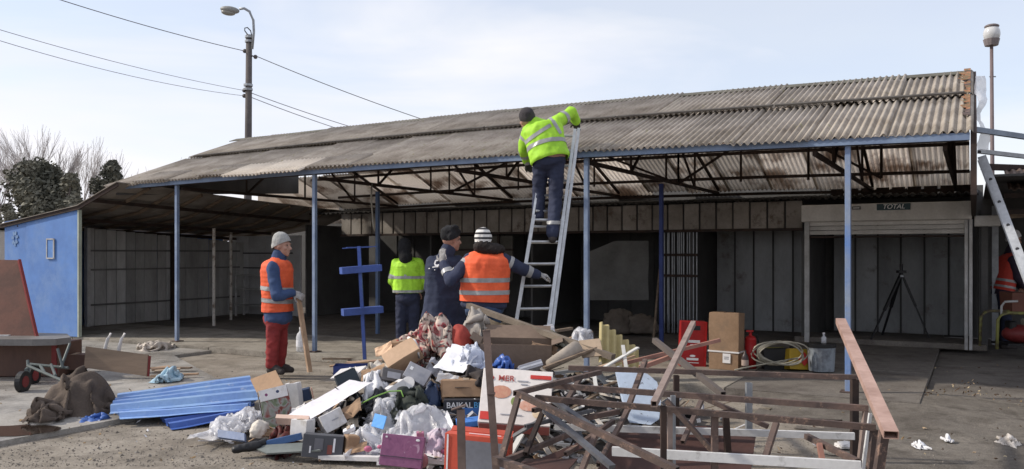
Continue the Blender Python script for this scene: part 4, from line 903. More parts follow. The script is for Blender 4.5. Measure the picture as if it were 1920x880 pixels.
def decal(src, quads, mat, name='print', lift=.004):     # flat print wrapped on cloth: quads of picture points cast on the surface
    bm0 = NB(); bm0.from_mesh(src.data); bm0.transform(WM[src.name]); tr = BVHTree.FromBMesh(bm0); b = NB()
    o = Vector((0, 0, CAMZ)); c0 = P(830, 490, 9.7); 
    for q in quads:
        vs = []
        for (x, y) in q:
            hit = tr.ray_cast(o, (P(x, y, 10) - o).normalized())
            if hit[0] is None: vs = []; break
            vs.append(b.verts.new(hit[0] + hit[1] * lift))
        if len(vs) > 2: b.faces.new(vs)
    bm0.free(); return part(name, b, mat, src)
def stroke(pts, w): 
    out = []
    for (a, b) in zip(pts, pts[1:]):
        dx, dy = b[0] - a[0], b[1] - a[1]; l = math.hypot(dx, dy) or 1; nx, ny = -dy / l * w, dx / l * w; out.append(((a[0] + nx, a[1] + ny), (b[0] + nx, b[1] + ny), (b[0] - nx, b[1] - ny), (a[0] - nx, a[1] - ny)))
    return out
decal(jk2, stroke([(823, 488), (817, 489), (815, 496), (818, 499), (823, 497)], 1.3) + stroke([(826, 497), (831, 484), (833, 495)], 1.2) + stroke([(829, 484), (834, 473), (836, 486)], 1.3) + stroke([(804, 504), (813, 501), (822, 500)], 1.0) + stroke([(815, 507), (818, 496)], .9), ink_white, 'back_print')
bm = NB(); c = J['hd'] + V((.085, -.035, .012)) ; bmesh.ops.create_circle(bm, segments=14, radius=.022, cap_ends=False, matrix=Matrix.Translation(c) @ Matrix.Rotation(R(-60), 4, 'Z') @ FRONT)
pts = [v.co.copy() for v in bm.verts]; bm.free(); bm = NB(); pathtube(bm, pts + [pts[0]], .003, 5); pathtube(bm, [c + V((-.01, -.02, .01)), c + V((-.09, -.07, .012))], .003, 5); part('spectacles', bm, black_stuff, p2)
# -- 4: lime jacket with dark hood, deep in the shed
D = 12.2
J = dict(hd=P(758, 464, D), ch=P(764, 493, D), pe=P(764, 545, D), shL=P(743, 495, D), shR=P(785, 494, D), elL=P(736, 527, D + .02), haL=P(748, 548, D + .2), elR=P(793, 527, D + .05), haR=P(785, 548, D + .2),
         hpL=P(754, 562, D), hpR=P(775, 562, D), knL=P(752, 610, D), knR=P(776, 610, D), anL=P(752, 649, D), anR=P(777, 649, D))
p4 = person('worker in a yellow hi-vis jacket with a dark hood standing deep under the roof', V((P(764, 475, D).x, D, 0)), J, V((-.35, 1, -.1)), hv_ye, navy, .215, .155, hat=('hood', knit_black), hem=.03, seed=41,
       bands=((P(764, 520, D), (0, 0, 1), .02), (P(764, 546, D), (0, 0, 1), .018)), abands=((P(738, 518, D), J['elL'] - J['shL'], .022, .10),))
jk4 = [c for c in p4.children if c.name.startswith('jacket')][0]
decal(jk4, [((752, 478), (790, 480), (781, 499), (772, 507), (762, 496))], knit_black, 'hood_flap', .012); decal(jk4, stroke([(755, 486), (760, 518)], 2.2), refl, 'reflective_band', .007)
# -- 6: bending worker in a red-orange vest behind the right ladder
D = 13.2
J = dict(hd=P(1901, 449, D), ch=P(1893, 487, D), pe=P(1880, 545, D), shL=P(1884, 487, D + .15), shR=P(1899, 489, D - .16), elL=P(1903, 520, D + .15), haL=P(1915, 540, D), elR=P(1908, 520, D - .2), haR=P(1922, 538, D - .1),
         hpL=P(1879, 560, D + .08), hpR=P(1882, 560, D - .08), knL=P(1884, 603, D + .08), knR=P(1886, 603, D - .08), anL=P(1878, 645, D + .1), anR=P(1884, 645, D - .1))
p6 = person('worker in an orange-red vest and white cap leaning forward behind the right ladder', V((P(1880, 475, D).x, D, -.05)), J, V((1, -.1, -.2)), M('purple_dark_cloth', (.05, .035, .06), .9, bump=.3), navy, .18, .14, vest=(M('red_orange_vest', (.55, .06, .04), .7, col2=(.42, .05, .035), bump=.1), .0), hat=('beanie', paper), hem=.08, seed=51,
       bands=((P(1884, 527, D), (.2, 0, 1), .02), (P(1881, 538, D), (.2, 0, 1), .018)))

# ================================================================== LADDERS
def ladder(label, a0, a1, b0, b1, n0, n1, name='ladder', wd=.08, th=.040, nr=12, rungmat=None, start=.09, step=.28):
    t = thing(name, label, 'ladder', (a0 + b0) / 2); ax = (b0 - a0).normalized()
    for (p, q) in ((a0, a1), (b0, b1)):
        d = (q - p).normalized(); bm = NB(); bar(bm, p, q, th, wd, up=d.cross(ax)); r_ = part('rail', bm, alu, t)
        bm = NB(); box(bm, p + d * .02, (.05, .09, .04)); part('foot', bm, black_stuff, r_)
    l = (a1 - a0).length; k = start
    while k < l - .05:
        f = k / l; p = a0.lerp(a1, f); q = b0.lerp(b1, f); bm = NB(); rod(bm, p - ax * .018, q + ax * .018, .016, n=8); part('rung', bm, alu, t); k += step
    return t
gz = GZ
A0 = P(946, 736, 9.25); A1 = P(1001, 404, 9.62); B0 = P(1012, 736, 9.25); 
top = P(1079, 237, 10.05); B1 = B0.lerp(top, (A1.z - B0.z) / (top.z - B0.z) )
lad = ladder('long aluminium extension ladder leaning on the eave with a worker on it', A0, A1, B0, B1, 0, 0, step=.262, start=.16)
ax = (B0 - A0).normalized(); d = (top - B0).normalized(); nrm = d.cross(ax).normalized()
if nrm.y < 0: nrm = -nrm
for off, ex in ((nrm * .085 + ax * .046, 1.0), (nrm * .0, .985)):       # the fly section's long rails, right and left
    bm = NB(); bar(bm, B0 + off + d * .45, B0.lerp(top, ex) + off, .036, .075, up=nrm); part('rail', bm, alu, lad)
lw_ = A0 - B0
A2 = A0.lerp(A1, .30) + nrm * .085; A3 = top + (A1 - B1) * .98 + nrm * .085
bm = NB(); bar(bm, A2, A3, .026, .072, up=nrm); part('rail', bm, alu, lad)
for k in range(8):
    f = .55 + k * .06; p = B0.lerp(top, f) + nrm * .085; q = p + (A1 - B1) * .96; bm = NB(); rod(bm, p, q, .015); part('rung', bm, alu, lad)
C0 = P(2010, 735, 7.6); C1 = P(1841, 294, 8.75); dd = NV * .34
lad2 = thing('ladder', 'aluminium ladder seen edge-on leaning at the right end of the shed', 'ladder', C0)
dr = (C1 - C0).normalized()
for off in (Vector((0, 0, 0)), dd):
    bm = NB(); bar(bm, C0 + off, C1 + off, .03, .08, up=dr.cross(NV)); part('rail', bm, alu, lad2)
L_ = (C1 - C0).length; k = .12
while k < L_ - .05:
    p = C0.lerp(C1, k / L_); bm = NB(); rod(bm, p + dd * 1.06, p - NV * .020, .017, n=10); part('rung', bm, M('rung_end', (.05, .05, .055), .5, bump=0), lad2); k += .27
# ================================================================== THINGS BEHIND THE FRAME
def boxm(D, px): return D / F * px
def blob(name, px, py, D, wpx, hpx, dep, mat, label, cat, seed, amp=.16, fr=2.4, group=None, sharp=True, sub=4, lean=0, flat=.42, yaw=0):
    k = D / F; c = P(px, py, D); rx, rz = wpx * k / 2, hpx * k / 2; bm = NB(); bmesh.ops.create_icosphere(bm, subdivisions=sub, radius=1)
    for v in bm.verts:
        p = v.co.copy(); q = p * fr + Vector((seed * 3.1, seed, -seed))
        t = noise.turbulence(q, 4, sharp, noise_basis='PERLIN_ORIGINAL') - (.55 if sharp else 0); s = 1 + amp * 1.6 * t + amp * noise.noise(p * 1.2 + Vector((seed, 0, 0)))
        p *= s; z = max(p.z, -flat * (1 + .12 * noise.noise(q * 2))); x = p.x + lean * z; y = p.y
        a = R(yaw); x, y = x * math.cos(a) - y * math.sin(a), x * math.sin(a) + y * math.cos(a)
        v.co = c + Vector((x * rx, y * dep, (z + flat) / (1 + flat) * 2 * rz - rz))
    return solo(name, bm, mat, label, cat, group, smooth=True)
import numpy as np
def cloth(name, px, py, D, wpx, hpx, dep, mat, label, cat, seed, comp=.62, n=34, bumps=None, stiff=.30, steps=46, group=None, thick=0, puff=0):
    """a real sheet, gathered and dropped over a lumpy mound: small mass-spring simulation, so folds, sags and hems come out as cloth's do"""
    k = D / F; c = P(px, py + hpx / 2, D); W, H = wpx * k / 2, hpx * k; rg = np.random.RandomState(seed * 13 + 5)
    bumps = bumps or [(0, 0, .75, .95), (rg.uniform(-.45, -.2), rg.uniform(-.3, .3), .45, .75), (rg.uniform(.2, .5), rg.uniform(-.3, .3), .45, .7)]
    def mound(X, Y):
        h = np.zeros_like(X)
        for (u, v, r, hh) in bumps: h = np.maximum(h, hh * H * .60 * np.sqrt(np.maximum(0, 1 - ((X / W - u) / r) ** 2 - ((Y / dep - v) / r) ** 2)))
        return h
    g = np.linspace(-1, 1, n); X, Y = np.meshgrid(g, g); Q = np.zeros((n, n, 3)); ang = rg.uniform(-.6, .6)
    Q[..., 0] = (X * math.cos(ang) - Y * math.sin(ang) * .6) * W * .95; Q[..., 1] = (Y * math.cos(ang) + X * math.sin(ang) * .6) * dep * .95
    nz = np.zeros((n, n)); 
    for o in range(9):
        fx, fy, ph = rg.normal(0, 6.5, 2).tolist() + [rg.uniform(0, 6.28)]; nz += np.sin(X * fx + Y * fy + ph) / 6
    Q[..., 2] = mound(Q[..., 0], Q[..., 1]) * .9 + H * .15 + nz * W * .22; Q += rg.normal(0, W * .012, Q.shape)
    comp *= .72; lx = 2 * W * .95 / (n - 1) / comp; ly = 2 * dep * .95 / (n - 1) / comp; ld = math.hypot(lx, ly); V_ = np.zeros_like(Q)
    def sol(A, B, l, s=1.0):
        dd = B - A; L_ = np.sqrt((dd ** 2).sum(-1, keepdims=True)) + 1e-9; cr = dd * (.5 * s * (L_ - l) / L_); A += cr; B -= cr
    for st in range(steps):
        old = Q.copy(); V_[..., 2] -= .0016; Q += V_
        for it in range(4):
            for o in (0, 1):
                A = Q[:, o::2]; B = Q[:, o + 1::2]; m = min(A.shape[1], B.shape[1]); sol(A[:, :m], B[:, :m], lx)
                A = Q[o::2]; B = Q[o + 1::2]; m = min(A.shape[0], B.shape[0]); sol(A[:m], B[:m], ly)
                A = Q[o:-1:2, :-1]; B = Q[o + 1::2, 1:]; m = min(A.shape[0], B.shape[0]); sol(A[:m], B[:m], ld, .5)
                A = Q[o:-1:2, 1:]; B = Q[o + 1::2, :-1]; m = min(A.shape[0], B.shape[0]); sol(A[:m], B[:m], ld, .5)
            for o in (0, 1):
                for q in (0, 1, 2, 3):
                    if o: A, B = Q[:, q::4], Q[:, q + 2::4]; m = min(A.shape[1], B.shape[1]); sol(A[:, :m], B[:, :m], lx * 2, stiff)
                    else: A, B = Q[q::4], Q[q + 2::4]; m = min(A.shape[0], B.shape[0]); sol(A[:m], B[:m], ly * 2, stiff)
            h = mound(Q[..., 0], Q[..., 1]); low = Q[..., 2] < h; Q[..., 2] = np.where(low, h, Q[..., 2])
        V_ = (Q - old) * .93; V_[low] *= .35
    Q[..., 0] *= W / max(1e-6, np.abs(Q[..., 0]).max()) * 1.0; tz = Q[..., 2].max()
    Q[..., 2] = np.maximum(Q[..., 2], 0) * (H / tz); bm = NB(); vs = [bm.verts.new(c + Vector(p)) for p in Q.reshape(-1, 3).tolist()]
    for j in range(n - 1):
        for i in range(n - 1): A = j * n + i; bm.faces.new((vs[A], vs[A + 1], vs[A + n + 1], vs[A + n]))
    bmesh.ops.smooth_vert(bm, verts=bm.verts[:], factor=.3, use_axis_x=True, use_axis_y=True, use_axis_z=True)
    return solo(name, bm, mat, label, cat, group, smooth=True)
def carton(px, py, D, w_, d_, h_, yaw, pitch, roll, mat, label, cat='cardboard box', op=False, prints=(), flaps=(), name='carton', dent=.010, inside=None, grp=None):
    """size in picture px at depth D; prints: (face, x, z, w, h, mat[, shape]) in fractions"""
    k = D / F; w_, d_, h_ = w_ * k, d_ * k, h_ * k; t = thing(name, label, cat, P(px, py, D), grp, rot(yaw, pitch, roll)); bm = NB()
    if op:
        th = .006
        for (c, s) in (((0, -d_ / 2, 0), (w_, th, h_)), ((0, d_ / 2, 0), (w_, th, h_)), ((-w_ / 2, 0, 0), (th, d_ - .012, h_)), ((w_ / 2, 0, 0), (th, d_ - .012, h_)), ((0, 0, -h_ / 2 + .002), (w_ - .014, d_ - .014, th))): box(bm, c, s)
    else:
        bmesh.ops.create_cube(bm, size=1, matrix=Matrix.Diagonal((w_, d_, h_, 1))); bmesh.ops.subdivide_edges(bm, edges=bm.edges[:], cuts=3, use_grid_fill=True)
        for v in bm.verts: v.co += Vector((noise.noise(v.co * 5 + Vector((px, py, 0))), noise.noise(v.co * 5 + Vector((0, px, py))), noise.noise(v.co * 5 + Vector((py, 0, px))))) * dent
        bmesh.ops.bevel(bm, geom=[e for e in bm.edges if e.calc_face_angle(0) > 1.0], offset=.003, segments=1, affect='EDGES')
    bd = part('body', bm, mat, t, world=False)
    fl = list(flaps) or ([('x', -1, 25), ('x', 1, 40)] if op else [])
    for (axx, sd, an) in fl:
        bm = NB(); a = R(an); L_ = d_ / 2 if axx == 'y' else min(w_, h_) * .45
        if axx == 'x': box(bm, (sd * w_ / 2 + sd * math.cos(a) * L_ / 2, 0, h_ / 2 + math.sin(a) * L_ / 2), (L_, d_ * .96, .006), Matrix.Rotation(-a * sd, 4, 'Y'))
        else: box(bm, (0, sd * d_ / 2 + sd * math.cos(a) * L_ / 2, h_ / 2 + math.sin(a) * L_ / 2), (w_ * .96, L_, .006), Matrix.Rotation(a * sd, 4, 'X'))
        part('flap', bm, mat, t, world=False)
    if not op and not prints:
        bm = NB(); box(bm, (0, 0, h_ / 2 + dent * .5), (min(.05, w_ * .3), d_ * .99, .003)); part('tape', bm, M('packing_tape', (.42, .33, .24), .3, bump=0), t, world=False)
    for pr in prints:
        f, x, z, pw, ph, pm = pr[:6]; bm = NB(); e = dent + .002
        if f == 'f': c = (x * w_, -d_ / 2 - e, z * h_); s = (pw * w_, .003, ph * h_)
        elif f == 't': c = (x * w_, z * d_, h_ / 2 + e); s = (pw * w_, ph * d_, .003)
        elif f == 'l': c = (-w_ / 2 - e, x * d_, z * h_); s = (.003, pw * d_, ph * h_)
        else: c = (w_ / 2 + e, x * d_, z * h_); s = (.003, pw * d_, ph * h_)
        if len(pr) > 6 and pr[6] == 'o': ball(bm, c, tuple(max(q / 2, .002) for q in s), seg=14)
        elif len(pr) > 6 and pr[6] == 'd': box(bm, c, (s[0] * .7, s[1], s[0] * .7), Matrix.Rotation(R(45), 4, 'Y'))
        else: box(bm, c, s)
        part('print', bm, pm, bd, world=False)
    return t, bd, (w_, d_, h_)
def board(name, a, b, c, th, mat, label=None, cat=None, grp=None, par=None, bow=0):
    p0, p1, p3 = P(*a), P(*b), P(*c); n = (p1 - p0).cross(p3 - p0).normalized(); bm = NB()
    if not bow: prism(bm, [p0, p1, p1 + p3 - p0, p3], n * th)
    else:
        g = 6; vv = [[[bm.verts.new(p0 + (p1 - p0) * i / g + (p3 - p0) * j / g + n * (bow * (math.sin(math.pi * i / g) + .5 * noise.noise(Vector((i * .7, j * .7, a[0])))) + th * l)) for i in range(g + 1)] for j in range(g + 1)] for l in (0, 1)]
        for j in range(g):
            for i in range(g):
                bm.faces.new((vv[0][j][i], vv[0][j][i + 1], vv[0][j + 1][i + 1], vv[0][j + 1][i])); bm.faces.new((vv[1][j + 1][i], vv[1][j + 1][i + 1], vv[1][j][i + 1], vv[1][j][i]))
        for i in range(g):
            for (A, B, C_, D_) in ((vv[0][0][i], vv[1][0][i], vv[1][0][i + 1], vv[0][0][i + 1]), (vv[0][g][i + 1], vv[1][g][i + 1], vv[1][g][i], vv[0][g][i]), (vv[0][i + 1][0], vv[1][i + 1][0], vv[1][i][0], vv[0][i][0]), (vv[0][i][g], vv[1][i][g], vv[1][i + 1][g], vv[0][i + 1][g])): bm.faces.new((A, B, C_, D_))
        bmesh.ops.recalc_face_normals(bm, faces=bm.faces[:])
    return part(name, bm, mat, par) if par else solo(name, bm, mat, label, cat, grp)
def sheet(name, a, b, c, mat, label, cat, amp=.03, fr=5, seed=1, nx=18, ny=14, curl=0, grp=None, ragged=.06):
    p0, p1, p3 = P(*a), P(*b), P(*c); u = p1 - p0; v = p3 - p0; n = u.cross(v).normalized(); bm = NB(); vs = []
    for j in range(ny + 1):
        for i in range(nx + 1):
            s, t = i / nx, j / ny; e = ragged * noise.noise(Vector((s * 4, t * 4, seed * 7)))
            p = p0 + u * (s + e * (1 if i in (0, nx) else 0)) + v * (t + e * (1 if j in (0, ny) else 0))
            q = p * fr + Vector((seed, 0, 0)); k = (1 - abs(noise.noise(q)) * 3) * .6 + noise.noise(q * 2.3) * .7 + .35 * noise.noise(q * 5)
            p = p + n * (amp * k) + n * curl * (max(0, t - .7) ** 2) * 8; vs.append(bm.verts.new(p))
    for j in range(ny):
        for i in range(nx):
            A = j * (nx + 1) + i; bm.faces.new((vs[A], vs[A + 1], vs[A + nx + 2], vs[A + nx + 1]))
    o = solo(name, bm, mat, label, cat, grp, smooth=True)
    return o
def stick(a, b, w_, h_, mat, name, label, cat, grp=None, up=(0, 0, 1)):
    bm = NB(); bar(bm, P(*a), P(*b), w_, h_, up=up); return solo(name, bm, mat, label, cat, grp)

t, bd, dm = carton(1298, 644, 10.75, 47, 30, 84, -4, 0, 2, red_plastic, 'red plastic bottle crate standing on end beside the tall cardboard box', 'crate', name='bottle_crate', dent=.002,
       prints=(('f', 0, .36, .5, .1, black_stuff), ('f', .02, .06, .46, .06, ink_white), ('f', .02, -.02, .3, .03, ink_white), ('f', -.02, -.33, .46, .05, ink_white), ('f', -.02, -.26, .22, .05, ink_white, 'o'), ('f', -.02, -.41, .5, .015, ink_white)))
for x in (-.49, .49):
    bm = NB(); box(bm, (x * dm[0], -dm[1] / 2 - .006, 0), (.014, .012, dm[2])); part('rib', bm, red_plastic, t, world=False)
t, bd, dm = carton(1362, 639, 10.45, 56, 34, 106, -32, 0, 1, kraft, 'tall closed cardboard box with a white strap and white label', 'cardboard box', prints=(('f', .12, -.29, .26, .165, white_card), ('f', .12, -.27, .16, .02, grey_card), ('f', .12, -.30, .16, .02, grey_card)))
bm = NB(); box(bm, (0, 0, -.18 * dm[2]), (dm[0] + .02, dm[1] + .02, .018)); part('strap', bm, white_card, t, world=False)
bm = NB(); box(bm, (0, 0, dm[2] / 2 + .005), (.004, dm[1], .004)); part('seam', bm, ink_dark, t, world=False)
# red gas bottle / extinguisher and dark bottle
q = P(1407, 690, 10.5); t = thing('fire_extinguisher', 'red fire extinguisher standing behind the tall cardboard box', 'extinguisher', q)
bm = NB(); rod(bm, q, q + V((0, 0, .36)), .072, n=20); ball(bm, q + V((0, 0, .36)), (.072, .072, .05), seg=20); part('cylinder', bm, red_plastic, t, smooth=True)
bm = NB(); rod(bm, q + V((0, 0, .40)), q + V((0, 0, .45)), .02); box(bm, q + V((-.01, 0, .465)), (.09, .025, .02)); part('valve', bm, red_plastic, t)
bm = NB(); pathtube(bm, [q + V((.02, -.02, .44)), q + V((.08, -.03, .42)), q + V((.095, -.03, .30)), q + V((.085, -.02, .12))], .011); part('hose', bm, black_stuff, t, smooth=True)
q = P(1397, 693, 10.2); t = thing('dark_bottle', 'small dark plastic bottle with pale label in front of the extinguisher', 'bottle', q)
bm = NB(); pathtube(bm, [q, q + V((0, 0, .15)), q + V((0, 0, .18)), q + V((0, 0, .20)), q + V((0, 0, .235))], [.042, .042, .03, .016, .016], 14); part('body', bm, M('smoky_plastic', (.06, .045, .045), .3), t, smooth=True)
bm = NB(); rod(bm, q + V((0, 0, .05)), q + V((0, 0, .12)), .0435, n=14); part('label', bm, M('beige_label', (.35, .27, .23), .7), t)
# coil of pale hose over a yellow can
hose = M('pale_hose', (.33, .31, .25), .6, col2=(.24, .22, .18), scale=9, bump=.05); bm = NB(); rnd = random.Random(4); pts = []
c = P(1466, 664, 10.2)
for k in range(150):
    a = k / 150 * 7 * 6.283; w1 = 1 + .18 * math.sin(k * .21) ; pts.append(c + V((.285 * w1 * (1 + .12 * noise.noise(Vector((k * .09, 1, 2)))) * math.cos(a + .3 * math.sin(k * .05)) - .02, .10 * math.sin(a * .5 + 1) - .05 + .0006 * k, .138 * (1 + .25 * noise.noise(Vector((k * .07, 5, 2)))) * math.sin(a) + .015)))
pts += [P(1395, 690, 10.0), P(1378, 694, 9.9)]
pathtube(bm, pts, .0095, 6); solo('hose_coil', bm, hose, 'loose coil of pale hose lying over a yellow can', 'hose', smooth=True)
t, bd, dm = carton(1492, 674, 10.35, 42, 30, 38, 12, -8, 4, M('yellow_tin', (.50, .33, .03), .5, col2=(.42, .27, .03)), 'yellow can with a red diamond mark inside the hose coil', 'can', name='fuel_can', dent=.004, prints=(('f', .2, .02, .62, .5, ink_red, 'd'),), flaps=())
bm = NB(); rod(bm, (-.06, 0, dm[2] / 2), (-.06, 0, dm[2] / 2 + .035), .022); part('cap', bm, black_stuff, t, world=False)
t, bd, dm = carton(1452, 673, 10.45, 44, 30, 40, -8, 0, -3, black_stuff, 'black canister half hidden by the hose coil', 'canister', name='canister', dent=.006, prints=(('t', 0, 0, .8, .2, M('yellow_label', (.4, .36, .08), .6)),))
# bucket with a bottle on its lid
q = P(1540, 695, 10.2); t = thing('paint_bucket', 'stained grey drum with a dark rim right of the hose coil', 'bucket', q)
bm = NB(); pathtube(bm, [q, q + V((0, 0, .15)), q + V((0, 0, .30))], [.15, .158, .165], 20); part('body', bm, M('stained_bucket', (.26, .29, .32), .6, col2=(.13, .14, .16), scale=6, thr=(.42, .6)), t, smooth=False)
bm = NB(); rod(bm, q + V((0, 0, .29)), q + V((0, 0, .335)), .172, n=20); part('lid', bm, black_stuff, t)
q2 = q + V((.03, 0, .335)); bt = thing('small_bottle', 'small clear plastic bottle standing on the drum lid', 'bottle', q2)
bm = NB(); pathtube(bm, [q2, q2 + V((0, 0, .07)), q2 + V((0, 0, .09)), q2 + V((0, 0, .12))], [.03, .03, .012, .012], 12); part('body', bm, film, bt, smooth=True)
bm = NB(); rod(bm, q2 + V((0, 0, .112)), q2 + V((0, 0, .13)), .015, n=12); part('cap', bm, white_card, bt)
# tripod
D = 13.2; t = thing('tripod', 'black surveying tripod standing in front of the half-raised shutter', 'tripod', P(1688, 640, D)); ap = P(1690, 512, D)
for (x, y, dd) in ((1628, 648, -.05), (1742, 634, -.1), (1694, 618, .75)):
    e = P(x, y, D + dd) if dd < .5 else Vector((ap.x, D + .7, .05)); mid = ap.lerp(e, .52); bm = NB(); bar(bm, ap, mid, .05, .03); bar(bm, mid - (e - ap) * .06, e, .03, .02); part('leg', bm, black_stuff, t)
bm = NB(); box(bm, ap + V((0, 0, .02)), (.12, .10, .04)); rod(bm, ap, ap + V((0, 0, .14)), .025); part('head', bm, black_stuff, t)
bm = NB(); box(bm, ap + V((-.02, -.06, -.05)), (.05, .02, .03)); part('clamp', bm, galv, t)
# sticks and sacks in the shade
stick((1237, 505, 13.45), (1225, 640, 13.2), .03, .03, wood, 'broom_handle', 'thin wooden pole leaning against the dark blue inner post', 'pole')
blob('dusty_sack', 1160, 602, 14.9, 70, 44, .3, M('dusty_sack', (.17, .145, .12), .9, col2=(.11, .09, .075), bump=.4), 'dusty brown sack slumped below the hanging tarpaulin', 'sack', 5, amp=.2)
blob('dusty_sack', 1205, 606, 14.7, 60, 34, .25, M('dusty_sack', (0, 0, 0)), 'flatter dusty sack right of the first, near the dark blue post', 'sack', 6, amp=.2)
bm = NB(); pathtube(bm, [P(697, 345, 13.4), P(696, 372, 13.3), P(698, 398, 13.4), P(700, 420, 13.35), P(703, 434, 13.4)], [.014, .014, .014, .018, .008], 6); solo('hanging_rope', bm, M('pale_rope', (.35, .33, .29), .8), 'pale rope end hanging from the roof girder', 'rope', smooth=True)
# generator at the right edge
gq = P(1905, 655, 11.6); t = thing('generator', 'red and black portable generator in a yellow-green tube frame at the right edge', 'generator', gq)
fm = M('yellow_green_tube', (.20, .20, .06), .6, col2=(.09, .07, .045), scale=6, thr=(.4, .55))
for dy in (0, .42):
    bm = NB(); pathtube(bm, [P(1869, 655, 11.6) + V((0, dy, 0)), P(1871, 600, 11.6) + V((0, dy, 0)), P(1878, 590, 11.6) + V((0, dy, 0)), P(1890, 587, 11.6) + V((0, dy, 0)), P(1975, 589, 11.6) + V((0, dy, 0)), P(1982, 600, 11.6) + V((0, dy, 0)), P(1983, 655, 11.6) + V((0, dy, 0))], .022, 8); part('frame', bm, fm, t, smooth=True)
bm = NB(); box(bm, P(1925, 644, 11.8), (.78, .40, .03)); part('base', bm, black_stuff, t)
bm = NB(); ball(bm, P(1912, 626, 11.75), (.24, .18, .13), seg=18); part('engine', bm, M('dull_red', (.20, .03, .03), .5), t, smooth=True)
bm = NB(); box(bm, P(1895, 612, 11.75), (.10, .16, .16), None, .02); part('air_filter', bm, black_stuff, t)
bm = NB(); box(bm, P(1935, 606, 11.7), (.22, .2, .12), None, .02); part('fuel_tank', bm, M('cream_tank', (.36, .35, .28), .5), t)
bm = NB(); pathtube(bm, [P(1877, 590, 11.6), P(1878, 574, 11.6), P(1884, 566, 11.6), P(1908, 565, 11.6)], .016, 8); part('handle', bm, white_frame, t, smooth=True)
t, bd, dm = carton(1910, 568, 12.1, 48, 40, 40, 0, 0, 0, M('brick_red_case', (.17, .07, .05), .7), 'dark red case standing behind the generator', 'case', name='tool_case')

# ================================================================== BLUE STAND AND NEAR-SHED THINGS
D = 11.3; base = P(684, 674, D); t = thing('display_stand', 'blue steel display stand with two cross trays standing in the shed', 'stand', base)
sb = M('stand_blue', (.075, .13, .40), .5, col2=(.06, .10, .30), scale=6, bump=.1)
bm = NB(); bar(bm, base, P(673, 462, D), .045, .045); part('pole', bm, sb, t)
for (y, xa, xb) in ((505, 639, 713), (583, 642, 716)):
    bm = NB(); pa, pb = P(xa, y + 3, D - .08), P(xb, y - 3, D + .14); bar(bm, pa, pb, .17, .09); part('tray', bm, sb, t)
bm = NB(); bar(bm, P(650, 465, D - .05), P(696, 463, D + .1), .05, .018); bar(bm, P(642, 466, D - .1), P(655, 465, D - .1), .03, .012); bar(bm, P(690, 464, D + .1), P(706, 462, D + .1), .03, .012); part('top_bracket', bm, sb, t)
q = P(564, 662, 12.25); q.z = 0; t = thing('plastic_bottle', 'large clear plastic bottle with white label standing beside the second blue post', 'bottle', q)
bm = NB(); pathtube(bm, [q, q + V((0, 0, .02)), q + V((0, 0, .22)), q + V((0, 0, .27)), q + V((0, 0, .30)), q + V((0, 0, .335))], [.055, .068, .068, .05, .022, .02], 16); part('body', bm, film, t, smooth=True)
bm = NB(); rod(bm, q + V((0, 0, .08)), q + V((0, 0, .17)), .0695, n=16); part('label', bm, paper, t)
bm = NB(); rod(bm, q + V((0, 0, .33)), q + V((0, 0, .36)), .024, n=12); part('cap', bm, white_card, t)
pk = 'loose planks on the slab edge near the blue stand'
stick((618, 687, 10.9), (692, 678, 11.0), .10, .02, pale_wood, 'loose_plank', 'pale plank lying on the slab edge left of the blue stand foot', 'plank', pk)
stick((650, 680, 11.1), (716, 676, 11.2), .08, .02, M('peach_wood', (.55, .38, .28), .7), 'loose_plank', 'peach plank lying on top of the pale one by the blue stand', 'plank', pk)
stick((604, 673, 11.4), (690, 673, 11.6), .05, .02, wood, 'loose_plank', 'dark thin plank behind the other two by the blue stand', 'plank', pk)
carton(660, 697, 10.3, 64, 36, 26, 4, 0, 0, blue_dark, 'blue crate lying behind the pale rubbish at the left of the heap', 'crate', name='blue_crate', op=True, flaps=(('x', 1, -60),))

# ================================================================== LEFT JUNK
cab_m = M('brown_cabinet', (.115, .062, .045), .6, col2=(.075, .042, .034), scale=3, bump=.1, stretch=(1, 1, .4)); D = 10.0
t = thing('old_cabinet', 'toppled brown cabinet base under a grey slab at the left edge', 'cabinet', P(30, 710, D))
bm = NB(); a, b = P(-90, 711, D), P(108, 711, D); box(bm, ((a.x + b.x) / 2, D + .3, .16), (b.x - a.x, .55, .40), None, .01); part('body', bm, cab_m, t)
bm = NB(); box(bm, (b.x - .05, D + .02, .16), (.06, .02, .38)); part('edge_strip', bm, M('red_brown', (.2, .03, .03), .6), t)
t = thing('grey_slab', 'grey curved counter top lying across the brown cabinet', 'counter top', P(30, 650, 9.9)); bm = NB()
pts = [P(-90, 664, 9.75), P(60, 661, 9.7), P(104, 655, 9.75), P(133, 642, 9.95), P(126, 636, 10.4), P(20, 640, 10.6), P(-90, 640, 10.6)]
z0 = .37; prism(bm, [V((p.x, p.y, z0)) for p in pts], V((0, 0, .075))); part('top', bm, M('grey_laminate', (.20, .19, .185), .5, col2=(.14, .135, .13), scale=3), t)
bm = NB(); box(bm, (P(0, 640, 10.2).x, 10.1, .452), (.35, .05, .012)); part('trim', bm, white_frame, t)
t = thing('brown_board', 'big rust-brown sheet-steel board leaning upright at the left edge', 'board', P(20, 640, 10.3))
bm = NB(); pts = [P(-90, 640, 10.1), P(71, 640, 10.1), P(36, 488, 10.5), P(-90, 486, 10.5)]; prism(bm, pts, V((0, .035, 0))); part('panel', bm, M('rust_brown_sheet', (.165, .072, .05), .65, col2=(.10, .05, .038), scale=3, bump=.15), t)
bm = NB(); bar(bm, P(71, 640, 10.08), P(36, 488, 10.48), .03, .045); part('edge', bm, M('red_brown', (0, 0, 0)), t)
